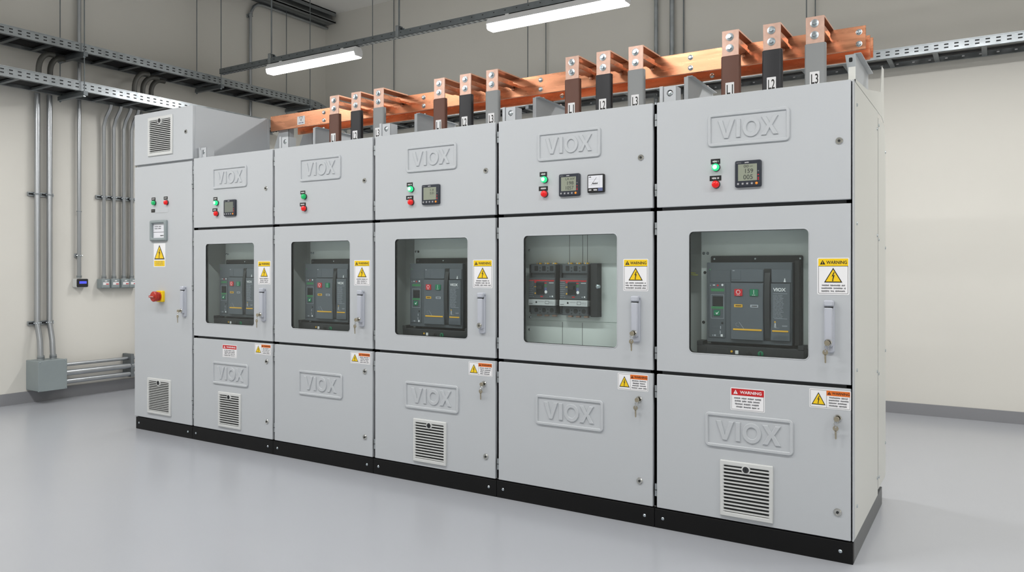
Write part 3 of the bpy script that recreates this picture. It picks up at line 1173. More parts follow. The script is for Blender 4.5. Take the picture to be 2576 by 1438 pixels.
    b.prism(rr(x0, x1, z0, z1, .002, 2), YBR - .003, YBR + .005, 'brk_black')
    q = []
    N = 10
    for k in range(N + 1):
        f = k / N
        q.append((YBR - .006 - .016 * math.sin(PI * min(1, f * 1.05)) ** .7 if 0 < f < 1 else YBR - .004, z1 - .02 - (z1 - z0 - .03) * f))
    prof = q + [(YBR, z0 + .01), (YBR, z1 - .02)]
    b.prism(prof, x0 + .004, x1 - .003, 'brk_dark', axis='X')
    b.build('charging_handle', t)
    # name plate side
    b = MB()
    YN = YBR - .012
    x0, x1, z0, z1 = QR(1026, 1196, 660, 1156)
    b.prism(rr(x0, x1, z0, z1, .003, 2), YN, YBR + .005, 'brk_fascia', .003)
    y = YN - .0005
    a0, a1, c0, c1 = QR(1048, 1158, 698, 728)
    b.text('VIOX', a0, a1, c0, c1, y, 'white', .03)
    a0, a1, c0, c1 = QR(1048, 1170, 745, 748)
    b.quad(a0, a1, c0, c1, y, 'brk_print')
    a0, a1, c0, c1 = QR(1048, 1140, 756, 958)
    b.micro(a0, a1, c0, c1, 17, y, 'brk_print', 5, .5, False)
    a0, a1, c0, c1 = QR(1058, 1170, 961, 964)
    b.quad(a0, a1, c0, c1, y, 'brk_print')
    x, z = Q(1065, 990)
    b.poly(circ(x, z, .004, 10), y, 'brk_amber')
    for dx in (-.004, .003):
        b.poly([(x + dx * .3, z - .006), (x + dx * .3 + .002, z - .006), (x + dx + .002, z - .028), (x + dx, z - .028)], y, 'white')
    b.quad(x, x + .02, z - .03, z - .0288, y, 'brk_print')
    a0, a1, c0, c1 = QR(1126, 1170, 1018, 1034)
    b.micro(a0, a1, c0, c1, 1, y, 'brk_print', 6, .9)
    b.prism(rr(*QR(1040, 1180, 1063, 1077), .002, 2), YN - .0025, YN + .002, 'brk_amber', .001)
    a0, a1, c0, c1 = QR(1045, 1180, 1104, 1150)
    b.micro(a0, a1, c0, c1, 4, y, 'brk_body', 7, .5)
    b.build('name_plate', t)
    # cradle rail
    b = MB()
    x0, x1 = X0 - .045, X1 + .06
    zr1 = Q(870, 1208, YBR - .02)[1]
    zr0 = zr1 - .09
    b.prism(rr(x0, x1, zr0, zr1, .004, 2), YBR - .02, .166, 'brk_dark', .003)
    b.box(x0, x0 + .03, YBR - .022, .16, zr1 - .005, zr1 + .018, 'brk_dark', .003)
    b.box(x1 - .03, x1, YBR - .022, .16, zr1 - .005, zr1 + .018, 'brk_dark', .003)
    b.prism(rr(x0 + .05, x0 + .165, zr0 + .02, zr1 - .012, .002, 2), YBR - .0225, YBR, 'brk_dark', .001)
    cr = b.build('cradle', t)
    zc = Q(870, 1262, YBR - .02)[1]
    for nm, dx, mm in (('position_flag', .205, 'white'), ('racking_knob', .265, 'brk_black'), ('lock_port', .322, 'brk_green')):
        b = MB()
        x = x0 + dx
        if mm == 'white':
            b.prism(rr(x - .008, x + .008, zc - .008, zc + .01, .002, 2), YBR - .024, YBR - .018, 'white', .001)
            b.lathe((x - .026, YBR - .018, zc + .004), (0, -1, 0), [(.006, 0), (.006, .004), (.002, .005)], 'brk_amber', 10)
        else:
            b.lathe((x, YBR - .018, zc), (0, -1, 0), [(.014, 0), (.014, .006), (.009, .008)], mm, 14)
            b.prism(rr(x - .002, x + .002, zc - .009, zc + .009), YBR - .03, YBR - .025, 'brk_dark')
        b.build(nm, cr)
    return t, X0


BL = {6: 'air circuit breaker with legible brand lettering, fully framed by the window at the row end',
      4: 'air circuit breaker behind the window of the cabinet with one meter and vent',
      3: 'air circuit breaker behind the window of the cabinet without meter',
      2: 'air circuit breaker behind the window beside the tall control cabinet'}
br6, bx6 = make_breaker()
br6['label'] = BL[6]
BRX = {6: bx6}
for i, u in ((4, 1031), (3, 767), (2, 552.5)):
    c = copy_tree(br6)
    xl = P(u, 700, YBR)[0]
    BRX[i] = xl
    c.location.x += xl - bx6
    c['label'] = BL[i]

# mounting plates behind the breakers (parts of the cabinets)
for i in (2, 3, 4, 6):
    b = MB()
    xl = BRX[i] - (.052 if i == 6 else .02)
    xr = XB[i] - .016
    b.box(xl, xr, .17, .178, ZS1 + .02, ZS2 - .06, 'mount_plate', .001)
    b.box(xl, xr, .172, .18, 1.475, ZS2 - .02, 'interior')
    mp = b.build('mounting_plate', CAB[i])
    for (fx, fz) in ((xl + .014, 1.42), (xl + .035, 1.42), (xl + .02, 1.32), (xr - .04, 1.42), (xr - .03, 1.31), (xr - .035, .97), (xl + .013, 1.06), (xr - .03, 1.08)) if i == 6 else ((xl + .014, 1.45), (xl + .034, 1.45)):
        q = MB()
        q.lathe((fx, .1705, fz), (0, -1, 0), [(.008, 0), (.008, .003), (.005, .006)], 'zinc' if R.random() < .5 else 'slot', 10)
        q.build('screw', mp)
b = MB()
xl, xr = XB[4] + .016, XB[5] - .016
b.box(xl, xr, .17, .176, ZS1 + .02, ZS2 - .02, 'mount_plate')
for z0, z1 in ((ZS1 + .02, 1.034), (1.039, 1.362), (1.368, 1.60)):
    b.box(P(1345, 700, .165)[0] if z0 > 1.03 and z0 < 1.3 else xl + .09, xr - .004, .164, .171, z0, z1, 'mount_plate', .001)
for u, za, zb in ((1433, 1.368, 1.6), (1466, 1.368, 1.6), (1478, 1.368, 1.6), (1415, ZS1, 1.03), (1465, ZS1, 1.03)):
    x = P(u, 700, .164)[0]
    b.box(x - .0012, x + .0012, .1635, .165, za, zb, 'slot')
mp = b.build('mounting_plate', CAB[5])
for (u, v) in ((1510, 669), (1509, 791), (1332, 629), (1332, 828), (1334, 797)):
    x, z = P(u, v, .164)
    q = MB()
    q.lathe((x, .1645, z), (0, -1, 0), [(.007, 0), (.007, .003), (.004, .005)], 'slot' if u > 1400 else 'zinc', 10)
    q.build('screw', mp)


# moulded case breakers in the fifth cabinet
def make_mccb():
    Y = .085
    s = 220 / 1758
    M = lambda x, y, yy=Y: P(1300 + x * s, 640 + y * s, yy)

    def MR(x0, x1, y0, y1, yy=Y):
        xm = (x0 + x1) / 2
        return M(x0, 500, yy)[0], M(x1, 500, yy)[0], M(xm, y1, yy)[1], M(xm, y0, yy)[1]
    X0, X1, Z0, Z1 = MR(858, 1420, 190, 1230)
    t = thing('moulded_case_breaker', ((X0 + X1) / 2, .12, Z0), '', 'circuit breaker', 'small moulded case breakers')
    b = MB()
    b.prism(rr(X0, X1, Z0, Z1, .003, 2), Y + .03, .1632, 'mccb', .002)
    for x in (X0 + .004, X1 - .004):
        b.box(x - .004, x + .004, Y + .01, .1632, Z0 + .01, Z1 - .004, 'mccb_dark')
    b.build('housing', t)
    for top in (True, False):
        b = MB()
        za, zb = (Z1 - .052, Z1) if top else (Z0, Z0 + .05)
        b.prism(rr(X0 + .002, X1 - .002, za, zb, .002, 2), Y + .018, Y + .05, 'mccb', .002)
        for k in range(3):
            x = X0 + (X1 - X0) * (.24 + .29 * k)
            zc = (za + zb) / 2
            if top:
                b.prism(rr(x - .012, x + .012, zc - .014, zc + .016, .004, 2), Y + .0172, Y + .03, 'brk_black')
            else:
                b.prism(circ(x, zc, .0135, 14), Y + .0172, Y + .03, 'brk_black')
            if k < 2:
                xm = x + (X1 - X0) * .145
                for dz in (-.014, .004):
                    b.prism(circ(xm, zc + dz, .0042, 8), Y + .0172, Y + .03, 'brk_black')
        b.build('terminal_cover', t)
    b = MB()
    x0, x1, z0, z1 = MR(862, 1412, 470, 905)
    b.prism(rr(x0, x1, z0, z1, .003, 2), Y, Y + .05, 'mccb', .003)
    y = Y - .0005
    b.quad(x0 + .003, x1 - .003, z1 - .0185, z1 - .0135, y, 'red')
    for q, mm in (((980, 1245, 515, 540), 'brk_red'), ((985, 1030, 545, 575), 'brk_red'), ((985, 1022, 645, 660), 'brk_amber'), ((1190, 1245, 570, 590), 'brk_red'),
                  ((1190, 1245, 610, 630), 'brk_strip_green'), ((1190, 1245, 640, 655), 'brk_strip_green'), ((1190, 1245, 670, 730), 'sticker_blue'), ((1110, 1165, 845, 868), 'red'),
                  ((1290, 1395, 520, 545), 'red'), ((1292, 1392, 570, 585), 'trip_white'), ((1095, 1175, 812, 824), 'brk_print')):
        b.quad(*MR(*q), y - .0003, mm)
    x, z = M(1227, 762)
    b.poly(circ(x, z, .009, 14), y - .0003, 'white')
    x, z = M(1363, 855)
    b.poly(circ(x, z, .005, 8), y - .0003, 'white')
    b.quad(*MR(1305, 1330, 845, 868), y - .0003, 'brk_print')
    a = MR(870, 975, 520, 880)
    b.micro(*a, 9, y - .0002, 'brk_print', 3, .3, False)
    x, z = M(1003, 788)
    b.poly(circ(x, z, .005, 8), y - .0003, 'brk_amber')
    f = b.build('fascia', t)
    b = MB()
    x0, x1, z0, z1 = MR(1035, 1185, 572, 808)
    b.ring(rr(x0 - .003, x1 + .003, z0 - .003, z1 + .003), rr(x0, x1, z0, z1), Y - .004, Y + .002, 'mccb_dark')
    b.prism(rr(x0, x1, z0, z1), Y - .0012, Y + .004, 'brk_black')
    b.prism(rr(x0 + .008, x1 - .008, z0 + .028, z0 + .05, .003, 2), Y - .014, Y, 'brk_black', .002)
    b.build('toggle', f)
    b = MB()
    x0, x1, z0, z1 = MR(858, 1420, 916, 1043)
    b.prism(rr(x0, x1, z0, z1, .002, 2), Y - .003, Y + .04, 'trip_white', .002)
    y = Y - .0035
    x, z = M(1030, 972)
    b.poly(circ(x, z, .006, 12), y, 'mccb_dark')
    w = x1 - x0
    b.ring(rr(x0 + w * .64, x0 + w * .78, z0 + .01, z1 - .008), rr(x0 + w * .65, x0 + w * .77, z0 + .012, z1 - .01), y, y + .0002, 'mccb_dark')
    b.quad(x0 + w * .38, x0 + w * .6, z0 + .022, z0 + .0235, y, 'label_grey')
    b.micro(x0 + w * .8, x1 - w * .03, z0 + .008, z1 - .01, 3, y, 'label_grey', 2, .4)
    b.micro(x0 + w * .03, x0 + w * .2, z0 + .006, z0 + .014, 1, y, 'mccb_dark', 5, .6)
    b.build('trip_unit', t)
    b = MB()
    for k in range(3):
        x = X0 + (X1 - X0) * (.24 + .29 * k)
        b.box(x - .012, x + .012, .13, .15, Z0 - .012, Z0 + .004, 'copper_pale', .001)
        b.box(x - .012, x + .012, .13, .15, Z1 - .004, Z1 + .008, 'brk_amber', .001)
        b.lathe((x, .131, Z1 + .004), (0, -1, 0), [(.005, 0), (.005, .006)], 'zinc', 8)
    b.build('terminal', t)
    return t, X0, X1, Z0, Z1


mc, mx0, mx1, mz0, mz1 = make_mccb()
mc['label'] = 'small moulded case breaker nearer the handle, of the two behind the window'
mc2 = copy_tree(mc)
mc2.location.x += P(1300 + 235 * 220 / 1758, 700, .085)[0] - mx0
mc2['label'] = 'small moulded case breaker farther from the handle, of the two behind the window'
b = MB()
b.box(mx1 + .006, mx1 + .05, .11, .1632, mz0 - .005, mz1 + .004, 'mccb_dark', .002)
b.lathe((mx1 + .05, .125, (mz0 + mz1) / 2 + .02), (0, -1, 0), [(.012, 0), (.012, .02), (.006, .024)], 'zinc', 12)
tag(b.build('interlock_post'), 'dark upright block with screw beside the two moulded case breakers', 'bracket')

# earth wires in the end cabinet
for k, v in enumerate((686, 690)):
    b = MB()
    x, z = P(1736, v, .14)
    b.tube([(x - .03, .2, z + .004), (x, .16, z), (x + .012, .155, z - .001 - .002 * k), (x + .024 + .012 * k, .158, z - .003)], .0022, 'wire_yellow', 6)
    tag(b.build('earth_wire'), ('upper' if k == 0 else 'lower') + ' of two yellow wires at the edge of the end cabinet window', 'wire')

# ------------------------------------------------------------------ copper busbars
YBUS = .76
ZB0, ZB1 = 2.528, 2.655


def busbar(x0, x1, y, z0, z1, label, bolts=()):
    t = thing('copper_busbar', ((x0 + x1) / 2, y, z0), label, 'busbar', 'horizontal copper busbars over the cabinets')
    b = MB()
    b.box(x0, x1, y, y + .008, z0, z1, 'copper', .0012)
    b.box(x0 + .004, x1 - .004, y + .0085, y + .0165, z0, z1, 'copper', .0012)
    b.build('bar', t)
    for x, z in bolts:
        q = MB()
        q.lathe((x, y + .001, z), (0, -1, 0), [(.0165, 0), (.0165, .003), (.0125, .0035), (.0125, .011), (.009, .013), (.005, .013)], 'zinc', 12)
        q.build('bolt', t)
    return t


bl = []
for (u, v1, v2) in ((815, 283, 304), (1066, 243, 267), (1360, 197, 222), (1737, 140, 170), (2161, 72, 105)):
    x = P(u, v1, YBUS)[0]
    bl += [(x, ZB1 - .033), (x, ZB0 + .03)]
busA = busbar(-4.783, -.047, YBUS, ZB0, ZB1, 'front and highest copper busbar with a row of paired bolts', bl)
b = MB()
x0, x1, z0, z1 = rect((748, 767, 292, 313), YBUS)
b.prism(rr(x0, x1, z0, z1), YBUS - .001, YBUS + .001, 'white')
b.micro(x0 + .01, x1 - .01, z0 + .008, z0 + .02, 1, YBUS - .0014, 'sticker_blue', 3, .8)
xm, zm = (x0 + x1) / 2, (z0 + z1) / 2 + .012
b.poly([(xm - .022, zm + .02), (xm + .022, zm + .02), (xm, zm - .022)], YBUS - .0014, 'label_grey')
b.poly([(xm - .014, zm + .015), (xm + .014, zm + .015), (xm, zm - .012)], YBUS - .0018, 'white')
b.build('sticker', busA, label='white sticker with small print')
busB = busbar(-4.6, -.043, .9, 2.503, 2.637, 'middle copper busbar, showing as a strip below the front bar', [(x + .09, 2.53) for x, z in bl[::2]][1:-1])
busC = busbar(-4.5, -.045, 1.04, 2.545, 2.66, 'rearmost copper busbar, barely showing behind the other two', [])

# phase risers
RIS = {3: [840.5, 895, 952], 4: [1105, 1170.5, 1237.5], 5: [1439, 1517.5, 1599], 6: [1837, 1941.5, 2050]}
WHICH = {3: 'over the cabinet without meter', 4: 'over the one-meter cabinet with lower vent', 5: 'over the cabinet with two small breakers', 6: 'over the end cabinet'}
YR = .49


def make_riser(x, ph, label):
    t = thing('busbar_riser', (x, YR, ZT), label, 'busbar', 'sleeved copper risers')
    hw = .046
    zt = 2.664
    b = MB()
    b.box(x - hw, x + hw, YR, YR + .008, 2.1975, zt, 'copper_pale', .001)
    b.build('upright_bar', t)
    b = MB()
    b.box(x - hw, x + hw, YR + .0085, YBUS + .012, zt - .0085, zt, 'copper_top', .001)
    b.box(x - hw, x - hw + .006, YR + .0085, YR + .03, zt - .03, zt - .009, 'copper_top', .001)
    b.build('top_arm', t)
    b = MB()
    b.box(x - hw + .012, x + hw - .004, YR + .0085, YR + .2, zt - .077, zt - .045, 'copper', .002)
    b.box(x - hw + .02, x + hw - .012, YR + .2, YBUS - .0005, zt - .07, zt - .052, 'copper', .002)
    b.lathe((x, YBUS, zt - .08), (0, -1, 0), [(.011, 0), (.011, .012), (.006, .014)], 'copper_top', 10)
    b.build('lower_arm', t)
    for z in (zt - .037, zt - .099):
        q = MB()
        q.lathe((x - .002, YR + .0005, z), (0, -1, 0), [(.0215, 0), (.0215, .003), (.0165, .0036), (.0165, .0062), (.0135, .0066)], 'zinc', 18)
        q.lathe((x - .002, YR - .004, z), (0, -1, 0), [(.0125, 0), (.0125, .009), (.0105, .0115), (.006, .0115), (.006, .009)], 'zinc', 6)
        q.build('bolt', t)
    b = MB()
    pr = rr(x - hw - .006, x + hw + .009, YR - .008, YR + .03, .014, 4)
    b.prism(pr, 2.522, 2.1975, {1: 'sleeve_brown', 2: 'sleeve_black', 3: 'sleeve_grey'}[ph], .003, 'Z')
    b.build('sleeve', t)
    b = MB()
    xs = x - .002
    b.prism(rr(xs - .022, xs + .026, 2.1985, 2.372, .002, 2), YR - .0098, YR - .007, 'white')
    b.text('L%d' % ph, xs - .015, xs + .02, 2.308, 2.36, YR - .0102, 'ink', .012)
    b.build('phase_label', t)
    return t


mat('copper_top', S(212, 160, 132), 0.35, metal=0.75, noise=0.12, nscale=22)
COLN = {1: 'brown', 2: 'black', 3: 'grey'}
for ci in (3, 4, 5, 6):
    for k, u in enumerate(RIS[ci]):
        x = P(u, 300, YR)[0]
        make_riser(x, k + 1, 'copper riser with %s sleeve and L%d tag %s' % (COLN[k + 1], k + 1, WHICH[ci]))

# gusset brackets that carry the busbars
BRL = {0: 'sheet gusset bracket under the busbars, just before the first brown riser', 1: 'sheet gusset bracket under the busbars over the cabinet with one meter',
       2: 'sheet gusset bracket under the busbars over the cabinet with two small breakers', 3: 'sheet gusset bracket under the busbars just before the end cabinet risers',
       4: 'pierced gusset bracket at the open end of the busbars'}
for k, u in enumerate((793, 1049, 1348, 1730, 2151)):
    x = P(u, 250, .72)[0]
    zt, YE, ZE = 2.497, 1.2, 2.488
    t = thing('busbar_bracket', (x, .9, ZT), BRL[k], 'bracket', 'gusset brackets under the busbars')
    b = MB()
    b.prism([(.72, ZT), (YE, ZT), (YE, ZE), (.76, zt), (.72, zt)], x, x + .004, 'paint', axis='X')
    b.build('gusset', t)
    b = MB()
    if k == 4:
        b.prism([(x - .05, zt), (x - .046, zt - .03), (x - .012, ZT + .03), (x + .004, ZT), (x + .004, zt)], .716, .72, 'galv', .001)
    else:
        b.box(x - .022, x + .004, .716, .72, ZT, zt, 'paint', .001)
    b.prism([(.718, zt), (.76, zt), (YE, ZE), (YE, ZE + .004), (.76, zt + .004), (.718, zt + .004)], x - .006, x + .03, 'paint', axis='X')
    b.build('flange', t)
    for j in range(3):
        q = MB()
        q.lathe((x + .016, .8 + .12 * j, zt + .003 - (.04 + .12 * j) * (zt - ZE) / (YE - .76)), (0, 0, 1), [(.011, 0), (.011, .01), (.006, .012)], 'zinc', 10)
        q.build('bolt', t)
    if k == 4:
        for j in range(4):
            q = MB()
            zz = zt - .03 - .055 * j
            q.prism(rr(x - .03 + .007 * j, x - .012 + .004 * j, zz - .012, zz + .012, .005, 3), .7145, .717, 'slot')
            q.build('slot_hole', t)
# white end plates near the control cabinet
for k, (u0, u1, v0, Y) in enumerate(((680, 726, 328, .8), (738, 786, 341, 1.02))):
    xa2, za = P(u0, v0, Y)
    xb2 = P(u1, v0, Y)[0]
    b = MB()
    b.prism([(xa2, ZT), (xb2, ZT), (xb2, za), (xa2 + (xb2 - xa2) * .5, za - .004), (xa2, ZT + .07)], Y, Y + .004, 'paint', .001)
    b.box(xb2 - .004, xb2, Y, Y + .06, ZT, za, 'paint')
    tag(b.build('end_plate'), ('front' if k == 0 else 'rear') + ' cut-cornered sheet plate below the busbar beside the top box', 'bracket', 'plates below the busbar end')
# end shield of the last cabinet's roof
b = MB()
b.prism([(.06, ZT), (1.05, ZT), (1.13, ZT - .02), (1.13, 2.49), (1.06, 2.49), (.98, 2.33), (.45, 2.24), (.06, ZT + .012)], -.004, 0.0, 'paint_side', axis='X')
b.box(-.03, 0.0, .06, .064, ZT, ZT + .07, 'paint_side')
tag(b.build('end_shield'), 'pale sheet metal shield standing on the roof edge of the end cabinet', 'panel')

# ------------------------------------------------------------------ cable trays
def rail(b, p, L, axis, z0, z1, side, slots=True, seed=0):
    """perforated side rail of a tray; p = fixed coordinate of its outer face"""
    t = .003
    a0, a1 = L
    h = z1 - z0
    fl = .022 * -side
    if axis == 'Y':
        bx = lambda u0, u1, s0, s1, w0, w1, m: b.box(min(u0, u1), max(u0, u1), s0, s1, w0, w1, m)
    else:
        bx = lambda u0, u1, s0, s1, w0, w1, m: b.box(s0, s1, min(u0, u1), max(u0, u1), w0, w1, m)
    bx(p, p - t * side, a0, a1, z0, z1, 'galv')
    bx(p, p + fl, a0, a1, z0, z0 + t, 'galv')
    bx(p + .004 * side, p + fl * .6, a0, a1, z1 - .008, z1, 'galv')
    if slots:
        n = int((a1 - a0) / .075)
        for k in range(n):
            s = a0 + .03 + k * .075
            for q in (.3, .62):
                bx(p, p + .0006 * side, s, s + .032, z0 + h * q, z0 + h * q + .011, 'slot')


def rung(parent, x0, x1, y0, y1, z):
    b = MB()
    b.box(x0, x1, y0, y1, z + .003, z + .022, 'galv_dark')
    b.build('rung', parent)


# trays along the left wall
XN, XFAR = -7.1, -7.50
YT1 = 3.42
for nm, z0, z1, y1, lab in (('upper', 3.473, 3.563, YT1, 'upper perforated cable tray along the left wall, dipping down at the corner'),
                            ('lower', 3.087, 3.187, 3.1, 'lower perforated cable tray along the left wall, above the conduits')):
    t = thing('cable_tray', ((XN + XFAR) / 2, 0, z0), lab, 'cable tray', 'galvanised cable trays')
    ya = -2.4
    b = MB()
    rail(b, XN, (ya, y1), 'Y', z0, z1, 1)
    if nm == 'upper':
        # falling end of the near rail
        N = 6
        pts = [(y1 + .64 * k / N, z0 - .26 * (1 - math.cos(PI / 2 * k / N))) for k in range(N + 1)]
        b.prism(pts + [(y, z + .09) for y, z in pts[::-1]], XN, XN - .003, 'galv', axis='X')
        for k in range(N):
            b.prism([pts[k], pts[k + 1], (pts[k + 1][0], pts[k + 1][1] + .003), (pts[k][0], pts[k][1] + .003)], XN - .022, XN, 'galv', axis='X')
            ym, zm = (pts[k][0] + pts[k + 1][0]) / 2, (pts[k][1] + pts[k + 1][1]) / 2
            for q in (.028, .058):
                b.prism([(ym - .016, zm + q), (ym + .016, zm + q - .004), (ym + .016, zm + q + .007), (ym - .016, zm + q + .011)], XN, XN + .0006, 'slot', axis='X')
    b.build('side_rail', t)
    b = MB()
    rail(b, XFAR, (ya, y1), 'Y', z0, z1, -1, slots=False)
    if nm == 'upper':
        b.prism(pts + [(y, z + .09) for y, z in pts[::-1]], XFAR, XFAR + .003, 'galv', axis='X')
    b.build('side_rail', t)
    k = 0
    y = ya + .1
    while y < y1 - .05:
        rung(t, XFAR, XN - .003, y, y + .04, z0)
        y += .3
    for j in range(7):
        b = MB()
        x = XFAR + .04 + .053 * j
        pts2 = [(x + R.uniform(-.003, .003), ya + .01 + (y1 - ya - .02) * q / 14, z0 + .05) for q in range(15)]
        if nm == 'upper':
            pts2 += [(x, y1 + .2, z0 + .038), (x, y1 + .42, z0 - .05), (x, y1 + .6, z0 - .16)]
        b.tube(pts2, .0225, 'cable_black', 8)
        tag(b.build('power_cable'), 'black power cable lying lengthwise in the %s left wall tray' % nm, 'cable', 'black cables in the %s left wall tray' % nm)

# tray along the back wall
YN2, YF3, zt0, zt1 = 3.72, 4.1, 3.185, 3.27
t = thing('cable_tray', (0, 3.9, zt0), 'perforated cable tray along the back wall, behind the busbars and past the row end', 'cable tray', 'galvanised cable trays')
b = MB()
rail(b, YN2, (-6.9, 2.4), 'X', zt0, zt1, -1)
b.build('side_rail', t)
b = MB()
rail(b, YF3, (-6.9, 2.4), 'X', zt0, zt1, 1)
for k in range(70):
    x = -6.85 + .13 * k
    b.box(x, x + .02, YF3 - .0236, YF3 - .023, zt0 + .02, zt0 + .03, 'white')
b.build('side_rail', t)
x = -6.75
while x < 2.3:
    rung(t, x, x + .04, YN2 + .003, YF3, zt0)
    x += .36
for j in range(3):
    b = MB()
    y = YN2 + .1 + .1 * j
    b.tube([(-6.8 + 9.1 * q / 40, y + R.uniform(-.01, .01), zt0 + .060 - .006 * abs(math.sin(q * 1.9 + j))) for q in range(41)], (.028, .023, .026)[j], 'cable_black' if j != 1 else 'flex_grey', 8)
    tag(b.build('power_cable'), ('black' if j != 1 else 'grey') + ' cable lying in the back wall tray' + (', nearer the rail' if j == 0 else ', against the wall' if j == 2 else ''), 'cable', 'cables in the back wall tray')


# hangers
def rod(b, x, y, z0, z1, m='galv_dark', r=.0055):
    b.cyl((x, y, z0), (x, y, z1), r, m, 8)


def hanger(y, zs, label):
    t = thing('tray_hanger', ((XN + XFAR) / 2, y, zs[-1] - .05), label, 'hanger', 'trapeze hangers of the left wall trays')
    for x in (XN + .03, XFAR - .02):
        b = MB()
        rod(b, x, y, zs[-1] - .06, ZC if x > -7.3 else ZC - .156)
        b.build('threaded_rod', t)
    for z in zs:
        b = MB()
        b.box(XFAR - .03, XN + .06, y - .021, y + .021, z - .045, z - .003, 'galv_dark', .002)
        b.build('cross_strut', t)
        for x in (XN + .03, XFAR - .02):
            b = MB()
            b.lathe((x, y, z - .045), (0, 0, -1), [(.011, 0), (.011, .009)], 'zinc', 6)
            b.build('nut', t)
    return t


y1 = PX(208, 133, XN)[0]
y2 = PX(552, 208, XN)[0]
y3 = PX(776, 262, XN)[0]
hanger(y1, (3.473, 3.087), 'trapeze hanger carrying both left wall trays beside the single conduit')
hanger(y2, (3.473,), 'trapeze hanger under the upper tray where the lighting channel starts')
hanger(y3, (3.473,), 'trapeze hanger under the upper tray just before it dips at the corner')
for k, (u, lab) in enumerate(((940, 'pair of rods holding the back wall tray near the corner'), (1330, 'pair of rods holding the back wall tray behind the longer looking lamp'),
                              (2030, 'pair of rods holding the back wall tray behind the end cabinet risers'))):
    x = P(u, 200, YN2)[0]
    t = thing('tray_hanger', (x, 3.9, zt0 - .05), lab, 'hanger', 'hangers of the back wall tray')
    for yy in (YN2 - .02, YF3 + .015):
        b = MB()
        rod(b, x, yy, zt0 - .05, ZC)
        b.build('threaded_rod', t)
    b = MB()
    b.box(x - .021, x + .021, YN2 - .04, YF3 + .03, zt0 - .044, zt0 - .002, 'galv_dark', .002)
    b.build('cross_strut', t)

# flexible conduits sweeping from the upper tray down into the lower tray
for k, (vt, vb) in enumerate((((126, 130), (97, 175)), ((154, 134), (126, 180)), ((366, 183), (338, 222)), ((390, 190), (359, 228)), ((406, 194), (380, 232)))):
    FX = (-7.34, -7.40, -7.26, -7.33, -7.40)[k]
    ya, za = PX(vt[0], vt[1], FX)
    yb, zb = PX(vb[0], vb[1], FX)
    b = MB()
    pts = [(FX, yb, 3.165), (FX, yb, zb)]
    rr_ = max(.1, ya - yb)
    for q in range(1, 9):
        a = PI / 2 * q / 8
        pts.append((FX, yb + rr_ * (1 - math.cos(a)), zb + (3.446 - zb) * math.sin(a)))
    pts.append((FX, yb + rr_ + .04, 3.4465))
    b.tube(pts, .026, 'flex_grey', 12)
    lab = ('nearer the camera side of the pair' if k == 0 else 'farther one of the pair') if k < 2 else ('first of the three', 'middle of the three', 'last of the three')[k - 2]
    tag(b.build('flexible_conduit'), 'dark flexible conduit sweeping from upper to lower tray, ' + lab, 'conduit', 'flexible conduits between the trays')

# ------------------------------------------------------------------ wall conduits on the left wall
XW = XL + .045


def conduit(pts, r, label, couplings=(), group='galvanised conduits', m='pipe'):
    t = thing('conduit', pts[0], label, 'conduit', group)
    b = MB()
    b.tube(pts, r, m, 14)
    b.build('pipe', t)
    for (c, d, L) in couplings:
        c, d = Vector(c), Vector(d)
        b = MB()
        b.cyl(c - d * L / 2, c + d * L / 2, r * 1.22, 'galv', 14)
        b.cyl(c - d * L * .1, c + d * L * .1, r * 1.34, 'galv_dark', 8)
        b.build('coupling', t)
    return t


PB = (0.112, .38, .132, .425)     # pull box: y0, y1, z0, z1
ZV = (0, 0, 1)
ypair = [PX(u, 600, XW)[0] for u in (93.5, 124.5)]
for k, y in enumerate(ypair):
    conduit([(XW + .07, y, PB[3]), (XW + .05, y, .62), (XW, y, .8), (XW, y, 3.086)], .026, 'thick vertical conduit entering the pull box, ' + ('farther from the cabinets' if k == 0 else 'nearer the cabinets'),
            [((XW + .07, y, PB[3] + .022), ZV, .045)])
ys = PX(199, 600, XW)[0]
conduit([(XW, ys, 1.23), (XW, ys, ZC)], .02, 'single conduit running from ceiling to the small display unit', [((XW, ys, 1.25), ZV, .03), ((XW, ys, 1.93), ZV, .012)])
y4 = [PX(u, 600, XW)[0] for u in (261.5, 286.5, 311.5, 331)]
names4 = ('farthest from the cabinets', 'second along from the display unit', 'third along from the display unit', 'closest to the tall cabinet')
for k, y in enumerate(y4):
    conduit([(XW, y, 1.225), (XW, y, 2.86), (XW + .03, y + .005, 2.95), (XW + .09, y + .02, 3.05), (XW + .1, y + .02, 3.086)], .019, 'thin conduit down to a small isolator box, ' + names4[k], [((XW, y, 1.24), ZV, .04)])
for k, u in enumerate((355, 378)):
    y = PX(u, 262, XW)[0]
    conduit([(XW, y, 0.0), (XW, y, 3.086)], .019, 'conduit just showing above the tall cabinet box, ' + ('first' if k == 0 else 'second'))
ye = PX(630, 200, XW)[0]
conduit([(XW, ye, 0.0), (XW, ye, 4.56), (XW, ye + .015, 4.64), (XW, ye + .05, 4.71), (XW, ye + .11, 4.755), (XW, ye + .18, 4.77), (XW, YB - .01, 4.77)], .02, 'conduit with a swept bend at the ceiling near the corner', [((XW, ye, 4.6), ZV, .03)])


